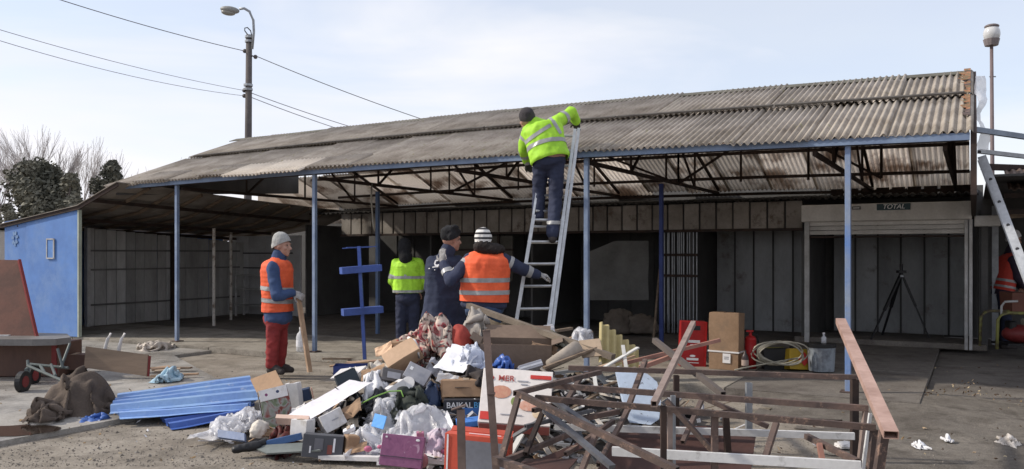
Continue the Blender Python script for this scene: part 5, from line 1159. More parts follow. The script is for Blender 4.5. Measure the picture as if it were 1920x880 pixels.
# hand truck
D = 9.0; t = thing('hand_truck', 'small grey hand truck with red-hubbed wheel lying under the burlap heap', 'hand truck', P(60, 733, D))
for (x, y, dd) in ((43, 716, 0), (62, 704, .55)):
    c = P(x, y, D + dd); bm = NB(); ri = []
    rod(bm, c - V((.028, 0, 0)), c + V((.028, 0, 0)), .115, n=22); wl = part('wheel', bm, black_stuff, t); bm = NB(); rod(bm, c - V((.032, 0, 0)), c + V((.032, 0, 0)), .062, n=18); part('hub', bm, M('dull_hub_red', (.22, .04, .04), .6), wl)
for (a, b) in (((52, 686, 9.0), (122, 716, 8.6)), ((56, 683, 9.4), (128, 690, 9.3)), ((48, 694, 9.0), (60, 683, 9.5)), ((76, 686, 9.2), (84, 700, 8.9)), ((96, 684, 9.3), (104, 705, 8.75)), ((118, 690, 9.3), (108, 654, 9.35)), ((114, 690, 9.3), (131, 645, 9.6)), ((52, 676, 9.2), (54, 706, 9.1))):
    bm = NB(); rod(bm, P(*a), P(*b), .016, n=8); part('frame_tube', bm, M('grey_green_tube', (.11, .13, .13), .55, .3), t)
# burlap heap
burl = M('brown_burlap', (.135, .105, .085), .95, col2=(.075, .058, .048), scale=5, bump=.6, bscale=60)
def drape(name, px, py, D, wpx, hpx, dep, mat, label, cat, seed, ridges, amp=.05, lip=0, n=44):
    """heap of cloth: height field of overlapping folds with real slopes, closed to the ground"""
    k = D / F; c = P(px, py + hpx / 2, D); W, H = wpx * k / 2, hpx * k; bm = NB(); vs = []
    for j in range(n + 1):
        for i in range(n + 1):
            u, v = i / n * 2 - 1, j / n * 2 - 1; r = math.sqrt(u * u + v * v) + .16 * noise.noise(V((u * 1.6, v * 1.6, seed)))
            d = max(0, 1 - r ** 2.4); h = d ** .55; f = 0
            for (a, fr, am) in ridges:
                q = u * math.cos(a) + v * math.sin(a) + .35 * noise.noise(V((u * 1.5, v * 1.5, seed + a))); f += am * (1 - abs(math.sin(q * fr))) ** 1.5
            h = h * (.72 + f + .22 * noise.noise(V((u * 2.2, v * 2.2, seed * 2)))) + .03 * noise.noise(V((u * 9, v * 9, seed)))
            vs.append(bm.verts.new(c + V((u * W + amp * noise.noise(V((u * 5, v * 5, seed + 4))), v * dep, max(0, h) * H + (0 if d > 0 else -.012)))))
    for j in range(n):
        for i in range(n):
            A = j * (n + 1) + i; u, v = (i + .5) / n * 2 - 1, (j + .5) / n * 2 - 1
            if math.sqrt(u * u + v * v) + .16 * noise.noise(V((u * 1.6, v * 1.6, seed))) < 1.04: bm.faces.new((vs[A], vs[A + 1], vs[A + n + 2], vs[A + n + 1]))
    bmesh.ops.delete(bm, geom=[v for v in bm.verts if not v.link_faces], context='VERTS')
    return solo(name, bm, mat, label, cat, smooth=True)
cloth('burlap_cover', 140, 737, 7.85, 176, 98, .46, burl, 'crumpled brown burlap cover heaped beside the blue corrugated sheets', 'burlap', 4, .74, 42, stiff=.42, steps=58, bumps=[(.1, .1, .7, .9), (-.45, -.1, .42, .8), (.5, -.1, .42, .62), (-.1, -.5, .4, .4)])
cloth('burlap_fold', 92, 762, 7.45, 74, 44, .16, burl, 'low fold of brown burlap at the left front of the heap', 'burlap', 8, .5, 26)
# wooden panel and white hooks
t = thing('wooden_panel', 'weathered wooden panel standing on edge with two white hooks behind it', 'panel', P(220, 706, 9.95))
board('panel', (160, 690, 9.95), (277, 706, 9.9), (163, 650, 10.0), .03, M('brown_board', (.20, .145, .105), .75, col2=(.135, .10, .075), scale=3, stretch=(.4, 1, 4), bump=.25), par=t)
bm = NB(); bar(bm, P(277, 706, 9.9), P(280, 668, 9.95), .03, .03); part('end_strip', bm, M('red_brown', (0, 0, 0)), t)
for x in (198, 224):
    bm = NB(); pathtube(bm, [P(x - 3, 672, 10.15), P(x, 650, 10.15), P(x + 4, 636, 10.15), P(x + 10, 625, 10.15)], [.022, .022, .02, .014], 8); part('hook', bm, white_card, t, smooth=True)
carton(142, 678, 10.3, 44, 30, 28, 10, 0, 0, cab_m, 'small dark brown box behind the hand truck', 'box', name='brown_box')
pk = 'planks scattered right of the wooden panel'
for (a, b, w_, m_, l) in (((283, 680, 10.6), (358, 675, 10.5), .07, wood, 'dark plank lying farthest back beside the wooden panel'), ((284, 688, 10.4), (318, 680, 10.5), .16, pale_wood, 'short pale plank tilted beside the wooden panel'), ((290, 690, 10.2), (338, 684, 10.3), .12, M('grey_pine', (.36, .29, .22), .8), 'wide grey-brown plank in the middle of the scattered planks'), ((282, 700, 9.9), (372, 693, 10.0), .06, pale_wood, 'longest pale plank lying nearest the light blue bag'), ((290, 704, 9.8), (330, 700, 9.8), .04, M('white_lath', (.5, .46, .42), .8), 'thin whitish lath nearest the camera by the light blue bag')):
    bm = NB(); p, q = P(*a), P(*b); z = random.uniform(-.03, .02); p.z = z; q.z = z + .015; bar(bm, p, q, w_, .02); solo('loose_plank', bm, m_, l, 'plank', pk)
cloth('light_blue_bag', 318, 699, 9.75, 58, 28, .17, M('light_blue_plastic', (.38, .52, .60), .35, col2=(.30, .43, .52), scale=8), 'crumpled light blue plastic bag by the scattered planks', 'bag', 12, .5, 26)
cloth('white_rag', 290, 646, 13.0, 68, 18, .24, M('pinkish_rag', (.55, .49, .43), .85, bump=.3), 'pinkish white rag lying on the slab by the first blue post', 'rag', 14, .5, 26)
blob('dirty_pad', 78, 791, 7.35, 52, 18, .12, dirty_white, 'folded dirty white pad lying at the edge of the puddle', 'pad', 15, amp=.12)
# blue corrugated sheets
bsh = M('blue_profiled_sheet', (.28, .43, .67), .33, col2=(.17, .29, .60), scale=3, bump=.08, spec=.5, rnd=.15)
lichen(bsh, (.44, .50, .62), 9, .60, .66)
def profiled(c00, c10, c11, c01, n, amp, label, mat, th=.004):
    p00, p10, p11, p01 = P(*c00), P(*c10), P(*c11), P(*c01); bm = NB(); prof = [(0, 0), (.42, 0), (.52, 1), (.88, 1), (.98, 0)]; st = [((k + a) / n, h) for k in range(n) for a, h in prof] + [(1, 0)]
    nm = (p10 - p00).cross(p01 - p00).normalized(); rows = []
    for lay in (0, 1):
        for s in [i / 8 for i in range(9)]:
            rows.append([bm.verts.new(p00.lerp(p10, s).lerp(p01.lerp(p11, s), v) + nm * (amp * h - lay * th + .012 * noise.noise(V((s * 2, v * 2, c00[0]))))) for v, h in st])
    for L_ in (0, 9):
        for a, b in zip(rows[L_:L_ + 8], rows[L_ + 1:L_ + 9]):
            for i in range(len(st) - 1): bm.faces.new((a[i], b[i], b[i + 1], a[i + 1]))
    for a, b in ((rows[0], rows[9]), (rows[8], rows[17])):
        for i in range(len(st) - 1): bm.faces.new((a[i], b[i], b[i + 1], a[i + 1]))
    for k in (0, -1):
        for i in range(8): bm.faces.new((rows[i][k], rows[i + 1][k], rows[10 + i][k], rows[9 + i][k]))
    bmesh.ops.recalc_face_normals(bm, faces=bm.faces[:]); return solo('blue_corrugated_sheet', bm, mat, label, 'metal sheet', 'blue corrugated sheets lying on the yard')
profiled((205, 776, 7.45), (490, 749, 7.75), (468, 713, 8.65), (222, 747, 8.25), 4, .055, 'uppermost pale blue corrugated sheet of the stack on the ground', bsh)
profiled((225, 786, 7.35), (462, 768, 7.6), (484, 748, 8.0), (215, 768, 7.8), 4, .04, 'middle blue corrugated sheet sticking out below the top one', bsh)
profiled((322, 806, 7.2), (452, 782, 7.5), (478, 760, 7.9), (300, 786, 7.6), 3, .04, 'lowest blue corrugated sheet with its torn corner on the ground', M('deep_blue_sheet', (.06, .13, .40), .4, col2=(.045, .09, .30)))
cloth('blue_sheet_scrap', 178, 783, 7.5, 74, 18, .12, M('deep_blue_plastic', (.07, .16, .48), .4), 'crumpled blue scrap between burlap and corrugated sheets', 'scrap', 17, .55, 24)
# ================================================================== RUBBISH HEAP
def heap(x, y):
    g = lambda cx, cy, sx, sy, h: h * math.exp(-((x - cx) / sx) ** 2 - ((y - cy) / sy) ** 2)
    return g(-.40, 8.0, .72, .62, .52) + g(-.75, 7.2, .85, .60, .30) + g(.75, 7.7, .70, .70, .30) + g(-.2, 6.6, .6, .5, .12) + g(-2.0, 7.2, .5, .4, .06)
hm1 = M('heap_grime', (.10, .088, .08), .9, col2=(.04, .037, .036), scale=9, bump=.6)
bm = NB(); n = 70; vs = []; x0, x1, y0, y1 = -2.9, 1.9, 5.6, 9.4
for j in range(n + 1):
    for i in range(n + 1):
        x = x0 + (x1 - x0) * i / n; y = y0 + (y1 - y0) * j / n; h = heap(x, y)
        vs.append(bm.verts.new((x, y, GZ - .03 + h * (1 + .35 * noise.noise(V((x * 6, y * 6, 2)))) + .02 * noise.noise(V((x * 14, y * 14, 1))))))
for j in range(n):
    for i in range(n): A = j * (n + 1) + i; bm.faces.new((vs[A], vs[A + 1], vs[A + n + 2], vs[A + n + 1]))
rnd = random.Random(12); nb_ = len(bm.faces)
def scrap(bm, x, y, z, s, mi):
    e = Euler((rnd.uniform(-1.1, 1.1), rnd.uniform(-1.1, 1.1), rnd.uniform(0, 6.28))).to_matrix().to_4x4(); k0 = len(bm.faces)
    box(bm, (x, y, z), (s * rnd.uniform(.4, 1), s * rnd.uniform(.3, .8), rnd.choice((.004, .006, .012, .03)) * (1 if mi < 4 else 1.5)), e)
    bm.faces.ensure_lookup_table()
    for f in bm.faces[k0:]: f.material_index = mi
for k in range(1000):
    x = rnd.gauss(-.5, .95); y = rnd.gauss(7.3, .75); h = heap(x, y)
    if h < .015: continue
    scrap(bm, x, y, GZ + h + rnd.uniform(-.01, .045), rnd.uniform(.03, .16), rnd.choice((0, 1, 1, 2, 3, 3, 4, 4, 5, 6)))
for k in range(260):
    x = rnd.gauss(-.3, 1.1); y = rnd.gauss(7.2, .75); h = heap(x, y)
    if h < .01: continue
    c_ = V((x, y, GZ + h + rnd.uniform(0, .07))); a_ = rnd.uniform(0, 6.28); dv = V((math.cos(a_), math.sin(a_), rnd.gauss(0, .35))) * rnd.uniform(.06, .26); k0 = len(bm.faces)
    bar(bm, c_ - dv, c_ + dv, rnd.uniform(.006, .02), .006); bm.faces.ensure_lookup_table(); mi = rnd.choice((7, 7, 8, 3, 5, 1))
    for f in bm.faces[k0:]: f.material_index = mi
solo('rubbish_heap', bm, [hm1, paper, white_card, grey_card, kraft, black_stuff, dark_cloth, wood, pale_wood], kind='stuff', label='mixed scraps of paper, card and plastic filling the rubbish heap')

# --- torn card and paper strewn over the heap, one by one
for k, (x, y, D_, w_, h_, an, m_, l) in enumerate((
    (700, 700, 7.2, 46, 20, 20, kraft, 'torn kraft strip left of the pale tilted carton'), (838, 712, 6.9, 38, 20, -25, white_card, 'torn white card corner just left of the brown carton'),
    (660, 770, 6.6, 40, 22, 35, kraft, 'torn brown card beside the end of the white tray'), (815, 690, 7.3, 30, 24, -40, grey_card, 'torn grey card below the patterned blanket'),
    (720, 655, 7.8, 34, 16, 30, kraft_pale, 'pale torn card left of the blanket edge'), (905, 640, 7.8, 36, 14, -15, kraft_pale, 'pale card flap at the foot of the sackcloth'),
    (935, 622, 8.1, 56, 30, -28, M('yellow_brown_card', (.40, .30, .19), .8), 'yellow-brown folded card behind the wide brown carton'), (1010, 622, 8.1, 60, 16, 12, grey_card, 'grey card under the long pole'),
    (1020, 655, 7.5, 50, 16, -20, kraft, 'brown torn card right of the wide brown carton'), (585, 775, 6.7, 30, 16, 40, paper, 'torn white page below the white tray'),
    (760, 785, 6.5, 36, 18, -30, paper, 'torn white page on the milky sack, left part'), (668, 842, 6.1, 40, 14, 8, kraft, 'brown card peeping out behind the dark printed carton'),
    (840, 800, 6.3, 28, 30, 60, paper, 'white page between the milky sack and the orange-red carton'), (500, 812, 6.6, 34, 12, -10, kraft, 'brown torn card near the cloth hat'),
    (560, 770, 6.8, 26, 14, 25, white_card, 'white torn card between the picture box and the tray'))):
    kk = D_ / F; c_ = P(x, y, D_); u_ = V((math.cos(R(an)), .15, math.sin(R(an)) * .8)).normalized() * w_ * kk; v_ = V((-math.sin(R(an)) * .4, .75, .5)).normalized() * h_ * kk * 1.5; n_ = u_.cross(v_).normalized(); bm = NB(); rr = random.Random(k + 70); g_ = 7; vv = []
    for lay in (0, 1):
        for j in range(g_ + 1):
            for i in range(g_ + 1):
                s_, t_ = i / g_ - .5, j / g_ - .5; ed = .05 * noise.noise(V((i * 1.9, j * 1.9, k))) if i in (0, g_) or j in (0, g_) else 0
                vv.append(bm.verts.new(c_ + u_ * (s_ + ed) + v_ * (t_ + ed * 1.4) + n_ * (.02 * noise.noise(V((i * .45, j * .45, k * 3))) + .03 * abs(s_ + .1) - .005 * lay)))
    M1 = (g_ + 1) ** 2
    for j in range(g_):
        for i in range(g_):
            A = j * (g_ + 1) + i; bm.faces.new((vv[A], vv[A + 1], vv[A + g_ + 2], vv[A + g_ + 1])); B = A + M1; bm.faces.new((vv[B + g_ + 1], vv[B + g_ + 2], vv[B + 1], vv[B]))
    for i in range(g_):
        for A, B in ((i, i + 1), (g_ * (g_ + 1) + i + 1, g_ * (g_ + 1) + i), ((i + 1) * (g_ + 1), i * (g_ + 1)), (i * (g_ + 1) + g_, (i + 1) * (g_ + 1) + g_)): bm.faces.new((vv[B], vv[A], vv[A + M1], vv[B + M1]))
    solo('torn_card' if 'page' not in l else 'torn_page', bm, m_, l, 'card' if 'page' not in l else 'paper')
for (a_, b_, w_, m_, l) in (((1000, 628, 8.1), (1072, 616, 8.3), .05, 'weathered_wood', 'short thick weathered stick lying across the back of the heap under the pole'), ((1030, 646, 7.8), (1110, 622, 8.0), .03, 'pale_wood', 'pale thin stick between the pole and the milky bundle'), ((1020, 690, 7.1), (1118, 652, 7.4), .04, 'weathered_wood', 'weathered stick slanting below the beige tube'), ((1040, 700, 7.0), (1110, 690, 7.0), .05, 'grey_lath', 'grey flat lath at the foot of the beige tube'), ((925, 612, 8.3), (1000, 640, 7.9), .03, 'weathered_wood', 'thin brown stick crossing the yellow-brown card'), ((1120, 690, 7.0), (1190, 668, 7.1), .035, 'pale_wood', 'pale stick at the foot of the yellowed corrugated piece')):
    bm = NB(); bar(bm, P(*a_), P(*b_), w_, w_ * .5); solo('loose_stick', bm, MATS.get(m_) or M('grey_lath', (.20, .20, .20), .6), l, 'stick')
# --- large pieces, back of the heap
sackm = M('pale_sackcloth', (.46, .42, .38), .9, col2=(.33, .30, .27), scale=3, bump=.4)
flor = pattern_mat('patterned_blanket', [(.035, .03, .03), (.05, .04, .04), (.30, .05, .06), (.55, .44, .38), (.50, .42, .36), (.045, .04, .042), (.34, .07, .06), (.5, .4, .33)], 6.5)
cloth('patterned_blanket', 790, 640, 8.1, 150, 118, .44, flor, 'crumpled red, white and dark patterned blanket on top of the heap', 'blanket', 3, .55, 46, bumps=[(.35, 0, .6, 1.0), (-.3, 0, .6, .62), (.05, -.4, .5, .7)])
cloth('blanket_fold', 826, 640, 7.75, 62, 108, .16, flor, 'upright fold of patterned blanket hanging down beside the red cushion', 'blanket', 9, .5, 30, bumps=[(0, .2, .75, 1.0)])
cloth('pale_sack', 893, 617, 8.05, 104, 88, .34, sackm, 'pale beige sackcloth bundle draped at the top of the heap', 'sack', 6, .58, 40, bumps=[(-.1, 0, .7, 1.0), (.45, 0, .5, .6)])
blob('red_cushion', 868, 634, 7.7, 42, 52, .12, M('faded_red_cloth', (.36, .055, .04), .8, col2=(.28, .045, .035), bump=.3), 'faded red cushion wedged under the pale sackcloth', 'cushion', 4, amp=.08, fr=1.2, sharp=False, lean=-.4)
carton(760, 648, 7.9, 50, 40, 22, -12, 6, -6, kraft, 'tan cardboard box peeping out under the patterned blanket')
carton(755, 668, 7.55, 66, 44, 30, -8, -30, -36, kraft_pale, 'pale tan carton tilted on the left shoulder of the heap, catching the sun')
bm = NB(); pathtube(bm, [P(766, 634, 7.7), P(776, 640, 7.6), P(783, 655, 7.5), P(786, 672, 7.5)], [.016, .022, .02, .012], 8); solo('white_strip', bm, white_card, 'curved white strip beside the pale tilted carton', 'strip', smooth=True)
carton(968, 664, 7.6, 132, 70, 48, -3, 4, 1, M('brown_carton', (.20, .145, .11), .85, col2=(.15, .11, .085)), 'wide brown open carton at the back of the heap behind the tall rusty post', op=True, flaps=(('y', 1, 35), ('x', 1, 20), ('x', -1, 30)))
cloth('blue_bag', 943, 682, 7.1, 64, 36, .16, M('cobalt_plastic', (.05, .13, .42), .35, col2=(.035, .08, .28), scale=10), 'cobalt blue plastic bag in front of the wide brown carton', 'bag', 21, .5, 28)
carton(992, 690, 7.0, 46, 30, 12, 14, -25, -14, grey_card, 'grey book with a dark band next to the cobalt bag', 'book', name='grey_book', prints=(('t', -.1, .2, .9, .25, ink_dark), ('f', 0, 0, .98, .3, paper)), dent=.003)
cloth('dark_jacket', 900, 700, 7.05, 120, 34, .2, dark_cloth, 'dark cloth spread over the brown carton below the white papers', 'cloth', 22, .6, 32)
sheet('paper_pad', (812, 690, 7.15), (868, 700, 7.0), (848, 650, 7.45), paper, 'stack of white printed pages with a rolled top on the heap', 'papers', .012, 5, 3, curl=.03)
bm = NB(); pathtube(bm, [P(839, 656, 7.42), P(862, 668, 7.36), P(884, 680, 7.3)], .026, 10); solo('paper_roll', bm, paper, 'rolled edge of white paper lying above the printed pages', 'paper roll', smooth=True)
cloth('white_bag', 882, 662, 7.35, 80, 46, .2, M('bluish_white_plastic', (.66, .69, .78), .4, col2=(.54, .57, .66), scale=6), 'bluish white plastic bag between the red cushion and the tall rusty post', 'bag', 24, .55, 34)
# brown carton above the dark printed box with lettering
t, bd, dm = carton(874, 729, 6.95, 90, 60, 40, 3, 0, 0, kraft, 'brown carton lying on the dark box with BAIKAL lettering', flaps=(('y', -1, -70),))
pbx = M('dark_printed_box', (.032, .034, .042), .5, bump=.05)
t, bd, dm = carton(872, 769, 6.8, 78, 60, 46, 3, -2, 0, pbx, 'dark printed box with BAIKAL lettering under the brown carton', prints=(('f', .22, -.12, .56, .62, ink_blue), ('f', -.28, -.18, .3, .2, M('pale_print', (.42, .42, .46), .6)), ('f', -.2, -.36, .4, .07, M('pale_print', (0, 0, 0)))), dent=.002)
mm = Matrix.Translation((-.13 * dm[0], -dm[1] / 2 - .006, .28 * dm[2])) @ FRONT
text('BAIKAL', ink_white, bd, mm, .064); text('BM', M('cyan_ink', (.12, .42, .75), .6, bump=0), bd, Matrix.Translation((.33 * dm[0], -dm[1] / 2 - .006, .28 * dm[2])) @ FRONT, .064)
t, bd, dm = carton(886, 798, 6.4, 60, 40, 26, 8, 0, -6, ink_blue, 'small deep blue box under the dark printed one', name='blue_box', prints=(('f', 0, 0, .7, .2, ink_dark),))
# MER carton
cream = M('cream_print_card', (.74, .69, .65), .5, col2=(.68, .62, .58), scale=2, bump=.05)
t, bd, dm = carton(968, 752, 6.3, 132, 116, 34, -7, 50, 5, cream, 'cream meat-printed carton with MER lettering and red side bands, tilted in the heap', dent=.003,
   prints=(('t', -.385, .31, .10, .10, ink_red, 'o'), ('f', 0, 0, .98, .85, M('pink_red_print', (.55, .19, .17), .5, bump=0)), ('t', -.22, .06, .30, .24, M('meat_print', (.45, .20, .14), .5, col2=(.55, .30, .2), scale=30, bump=0), 'o'), ('t', .18, -.16, .28, .2, M('meat_print2', (.55, .26, .18), .5, col2=(.7, .45, .35), scale=30, bump=0), 'o'), ('t', .34, -.30, .2, .16, M('bread_print', (.58, .42, .26), .5, col2=(.7, .58, .42), scale=20, bump=0), 'o'), ('t', -.02, -.1, .10, .16, M('green_print', (.2, .26, .08), .5, bump=0), 'o'), ('t', .33, .37, .30, .07, ink_red), ('t', -.40, -.38, .16, .14, ink_red), ('t', .08, .28, .16, .02, grey_card), ('t', .10, .22, .10, .02, grey_card), ('t', -.05, -.34, .3, .015, grey_card)))
text('MER', M('maroon_ink', (.38, .08, .07), .6, bump=0), bd, Matrix.Translation((-.16 * dm[0], .31 * dm[1], dm[2] / 2 + .007)), .066, shear=0)
# red framed box in front
redb = M('orange_red_card', (.56, .09, .055), .55, col2=(.44, .075, .045), scale=3, bump=.05)
t, bd, dm = carton(897, 852, 5.55, 126, 26, 74, -16, 0, 2, redb, 'orange-red carton with a grey window panel standing at the front of the heap', dent=.003, prints=(('f', .1, -.05, .72, .84, M('grey_blue_print', (.24, .25, .29), .45, bump=0)), ('f', -.45, 0, .025, .95, paper), ('l', .2, 0, .06, .9, paper), ('t', .1, -.1, .5, .08, paper)), flaps=(('y', 1, 30),))
# purple box and pink piece
pur = pattern_mat('purple_print', [(.19, .075, .15), (.22, .085, .17), (.25, .10, .19), (.22, .085, .17), (.45, .3, .40)], 14, .4)
t, bd, dm = carton(755, 846, 5.78, 80, 16, 58, -4, -14, 5, pur, 'purple printed flat box with a darker fold at the front of the heap', dent=.002, name='purple_box', prints=(('f', 0, -.2, 1.0, .02, ink_dark), ('f', .35, .38, .1, .08, paper, 'o'), ('f', -.4, .4, .05, .05, paper)))
bm = NB(); ball(bm, P(795, 864, 5.85), (.032, .02, .05), seg=16); solo('pink_slipper', bm, M('pink_plastic', (.55, .24, .26), .5), 'pink rounded scrap at the lower right corner of the purple box', 'scrap', smooth=True)
carton(790, 838, 6.05, 14, 14, 54, 0, 0, -4, M('dull_pink', (.42, .16, .24), .5), 'narrow dull pink box right of the purple one', name='pink_box')
# big clear and milky plastic
cloth('clear_plastic_sack', 792, 800, 6.35, 164, 86, .40, film2, 'large milky plastic sack puffed up behind the purple box', 'plastic bag', 31, .62, 50, bumps=[(-.1, .1, .75, 1.0), (.4, 0, .5, .85), (-.5, -.2, .4, .7)])
cloth('sack_filling', 820, 822, 6.15, 70, 46, .2, M('pinkish_paper', (.62, .56, .61), .7, col2=(.46, .34, .42), scale=5), 'pinkish white paper showing at the right edge of the milky sack', 'paper', 32, .55, 30)
cloth('milky_bag', 726, 772, 6.75, 104, 64, .28, film2, 'milky plastic bag left of the large milky sack', 'plastic bag', 33, .55, 38)
cloth('milky_bag', 694, 816, 6.35, 104, 52, .26, film2, 'low milky plastic bag in front, behind the dark printed carton', 'plastic bag', 34, .55, 38)
cloth('grey_film', 432, 794, 6.95, 110, 30, .28, film2, 'thin milky film trailing from the blue sheets to the heap', 'plastic film', 35, .55, 34)
cloth('grey_film', 462, 776, 7.2, 86, 30, .22, film2, 'milky film bunched against the corrugated sheet end', 'plastic film', 36, .5, 30)
board('bright_blue_card', (697, 800, 6.3), (719, 806, 6.25), (704, 776, 6.35), .01, M('bright_blue_card', (.10, .36, .80), .5), 'small bright sky-blue card on the milky bag', 'card')
sheet('printed_sheet', (645, 853, 6.1), (800, 858, 6.0), (700, 828, 6.3), M('printed_white_sheet', (.74, .74, .80), .4, col2=(.62, .62, .72), scale=6), 'white sheet with small prints lying under the milky bag at the front', 'sheet', .02, 4, 8)
for k, (x, y, w_) in enumerate(((690, 842, 14), (712, 838, 9), (826, 848, 16))): 
    bm = NB(); ball(bm, P(x, y, 6.05 - .02 * k), (.0022 * w_, .02, .0016 * w_), seg=12); solo('pink_scrap', bm, M('pink_ink', (.5, .14, .24), .5, bump=0), ('pink blot-like scrap on the white front sheet, left one', 'smallest pink scrap on the white front sheet', 'pink scrap lying right of the purple box')[k], 'scrap')
carton(822, 862, 5.9, 60, 30, 12, 0, 0, 2, white_card, 'flat white carton lying between purple box and orange-red carton')
stick((600, 857, 6.1), (712, 860, 6.0), .06, .03, white_card, 'white_lath', 'white slat lying on the ground below the milky bag', 'slat')
# left front group
t, bd, dm = carton(607, 836, 6.15, 74, 34, 42, 6, -6, 6, M('dark_grey_print', (.075, .078, .088), .45, col2=(.06, .06, .07), bump=.05), 'dark grey printed carton with an open brown end at the left front', prints=(('f', -.1, .1, .22, .5, M('mid_grey_print', (.16, .16, .18), .5, bump=0)), ('f', .28, .1, .05, .6, paper), ('f', .18, -.1, .12, .4, M('dull_red_print', (.2, .06, .05), .5, bump=0)), ('f', -.3, -.15, .04, .3, paper)), dent=.003)
bm = NB(); box(bm, (dm[0] / 2 + .05, 0, .02), (.10, dm[1] * .9, dm[2] * .9), Matrix.Rotation(R(20), 4, 'Z'), .01); part('end_flap', bm, kraft, t, world=False)
carton(655, 806, 6.3, 22, 14, 8, 8, 10, -22, paper, 'small white tag-like box on the dark grey carton', name='white_box')
carton(567, 806, 6.4, 36, 30, 38, -18, -6, 3, white_card, 'small cream white carton standing behind the dark grey carton')
carton(622, 789, 6.55, 44, 34, 34, 26, -16, -22, white_card, 'small white carton tipped on its edge above the dark grey one', prints=(('f', .05, 0, .3, .06, grey_card),))
sheet('white_tray', (530, 784, 6.6), (655, 712, 7.0), (578, 793, 6.45), M('white_polystyrene', (.70, .68, .72), .6, col2=(.6, .58, .6), scale=2, bump=.1), 'long white polystyrene tray sloping up to the right in the left part of the heap', 'tray', .008, 3, 5, curl=-.03, ragged=.02)
board('peach_board', (520, 796, 6.5), (582, 799, 6.4), (522, 789, 6.55), .06, M('peach_edge', (.55, .40, .33), .6), 'peach-coloured slab under the lower end of the white polystyrene tray', 'board')
cloth('torn_fabric', 660, 766, 6.75, 48, 50, .16, M('cream_fabric', (.58, .50, .40), .8, bump=.3), 'cream fabric crumpled at the end of the white tray', 'fabric', 19, .5, 26)
pic = pattern_mat('picture_print', [(.10, .13, .07), (.16, .19, .12), (.30, .30, .28), (.22, .05, .04), (.12, .06, .04)], 8, .4)
t, bd, dm = carton(519, 764, 6.95, 52, 22, 74, 12, -10, -12, pic, 'picture-printed bag box with a white flowered top edge', name='picture_box', prints=(('f', 0, .36, .98, .28, white_card), ('f', -.25, .36, .16, .12, M('plum_print', (.2, .05, .14), .5, bump=0), 'o'), ('f', .15, .38, .18, .12, M('navy_print', (.06, .08, .16), .5, bump=0), 'o'), ('l', 0, 0, .9, .98, white_card)))
board('cardboard_sheet', (486, 745, 7.5), (535, 728, 7.4), (470, 712, 7.7), .008, kraft, 'brown cardboard sheet at the right end of the blue corrugated sheets', 'cardboard')
carton(552, 741, 7.2, 24, 20, 46, -8, 0, -6, white_card, 'upright white carton right of the picture-printed box')
carton(573, 740, 7.3, 20, 18, 22, 10, 0, -12, M('dark_blue_print', (.03, .05, .10), .5), 'small dark blue carton with a pink end', name='blue_box', prints=(('r', 0, 0, .9, .9, M('salmon', (.7, .38, .3), .6)),))
board('blue_folder', (412, 823, 6.55), (462, 830, 6.45), (412, 809, 6.6), .03, M('slate_blue_card', (.12, .17, .30), .5), 'slate blue folder lying at the far left tip of the heap', 'folder')
board('flat_card', (468, 836, 6.35), (566, 830, 6.25), (500, 850, 6.15), .012, M('grey_green_card', (.20, .22, .21), .6), 'flat grey-green lid on the ground before the dark grey carton', 'lid')
bm = NB(); bar(bm, P(490, 835, 6.35), P(565, 818, 6.3), .03, .05); solo('blue_edge', bm, M('mid_blue_card', (.07, .15, .34), .5), 'mid blue strip edging the grey-green lid', 'strip')
bm = NB(); cap(bm, P(442, 843, 6.25), P(482, 836, 6.3), .03, .038); cap(bm, P(470, 838, 6.28), P(496, 830, 6.35), .03, .03); solo('black_shoe', remeshed(bm, .008, 2, .004, 20), black_stuff, 'black shoe-like scrap in front of the slate blue folder', 'shoe', smooth=True)
blob('cloth_hat', 487, 802, 6.65, 36, 30, .12, M('cream_cloth', (.68, .62, .54), .8, bump=.3), 'cream cloth cap at the left of the heap', 'cap', 41, amp=.12)
cloth('dark_red_bag', 540, 822, 6.55, 120, 62, .28, pattern_mat('dark_red_leather', [(.03, .02, .02), (.07, .025, .02), (.12, .03, .03), (.05, .035, .03)], 10, .5), 'dark red and brown leather bag crushed between cartons', 'bag', 7, .55, 38)
cloth('dark_plastic', 664, 752, 6.85, 60, 42, .18, black_stuff, 'black plastic sheet crumpled beside the white tray', 'plastic', 44, .5, 28)
# mid left
carton(652, 716, 7.2, 40, 26, 32, 14, -18, -24, ink_dark, 'black-sided small carton with white top at the left shoulder', prints=(('t', 0, 0, .96, .96, white_card),))
board('white_board', (620, 712, 7.4), (668, 706, 7.3), (640, 694, 7.5), .012, white_card, 'white card sticking out at the left shoulder of the heap', 'card')
cloth('white_wrap', 664, 706, 7.4, 52, 40, .16, white_card, 'white paper wrap peaking behind the black-sided carton', 'paper', 12, .55, 24, stiff=.4)
cloth('white_wrap', 705, 722, 7.1, 84, 62, .24, paper, 'crumpled white wrapping paper below the pale tilted carton', 'paper', 14, .6, 28, stiff=.4)
cloth('cream_wrap', 712, 692, 7.4, 56, 36, .18, M('cream_paper', (.60, .55, .48), .8), 'cream crumpled paper left of the pale tilted carton', 'paper', 15, .55, 24, stiff=.4)
carton(782, 704, 7.05, 46, 22, 32, 10, -28, 30, grey_card, 'grey carton with a half-round flap leaning in the middle of the heap', prints=(('f', -.3, .1, .12, .2, ink_white),))
bm = NB(); bmesh.ops.create_cone(bm, cap_ends=True, segments=20, radius1=.055, radius2=.055, depth=.006, matrix=Matrix.Translation(P(765, 718, 6.95)) @ Matrix.Rotation(R(62), 4, 'X')); solo('white_flap', bm, white_card, 'half-round white flap under the grey carton', 'flap')
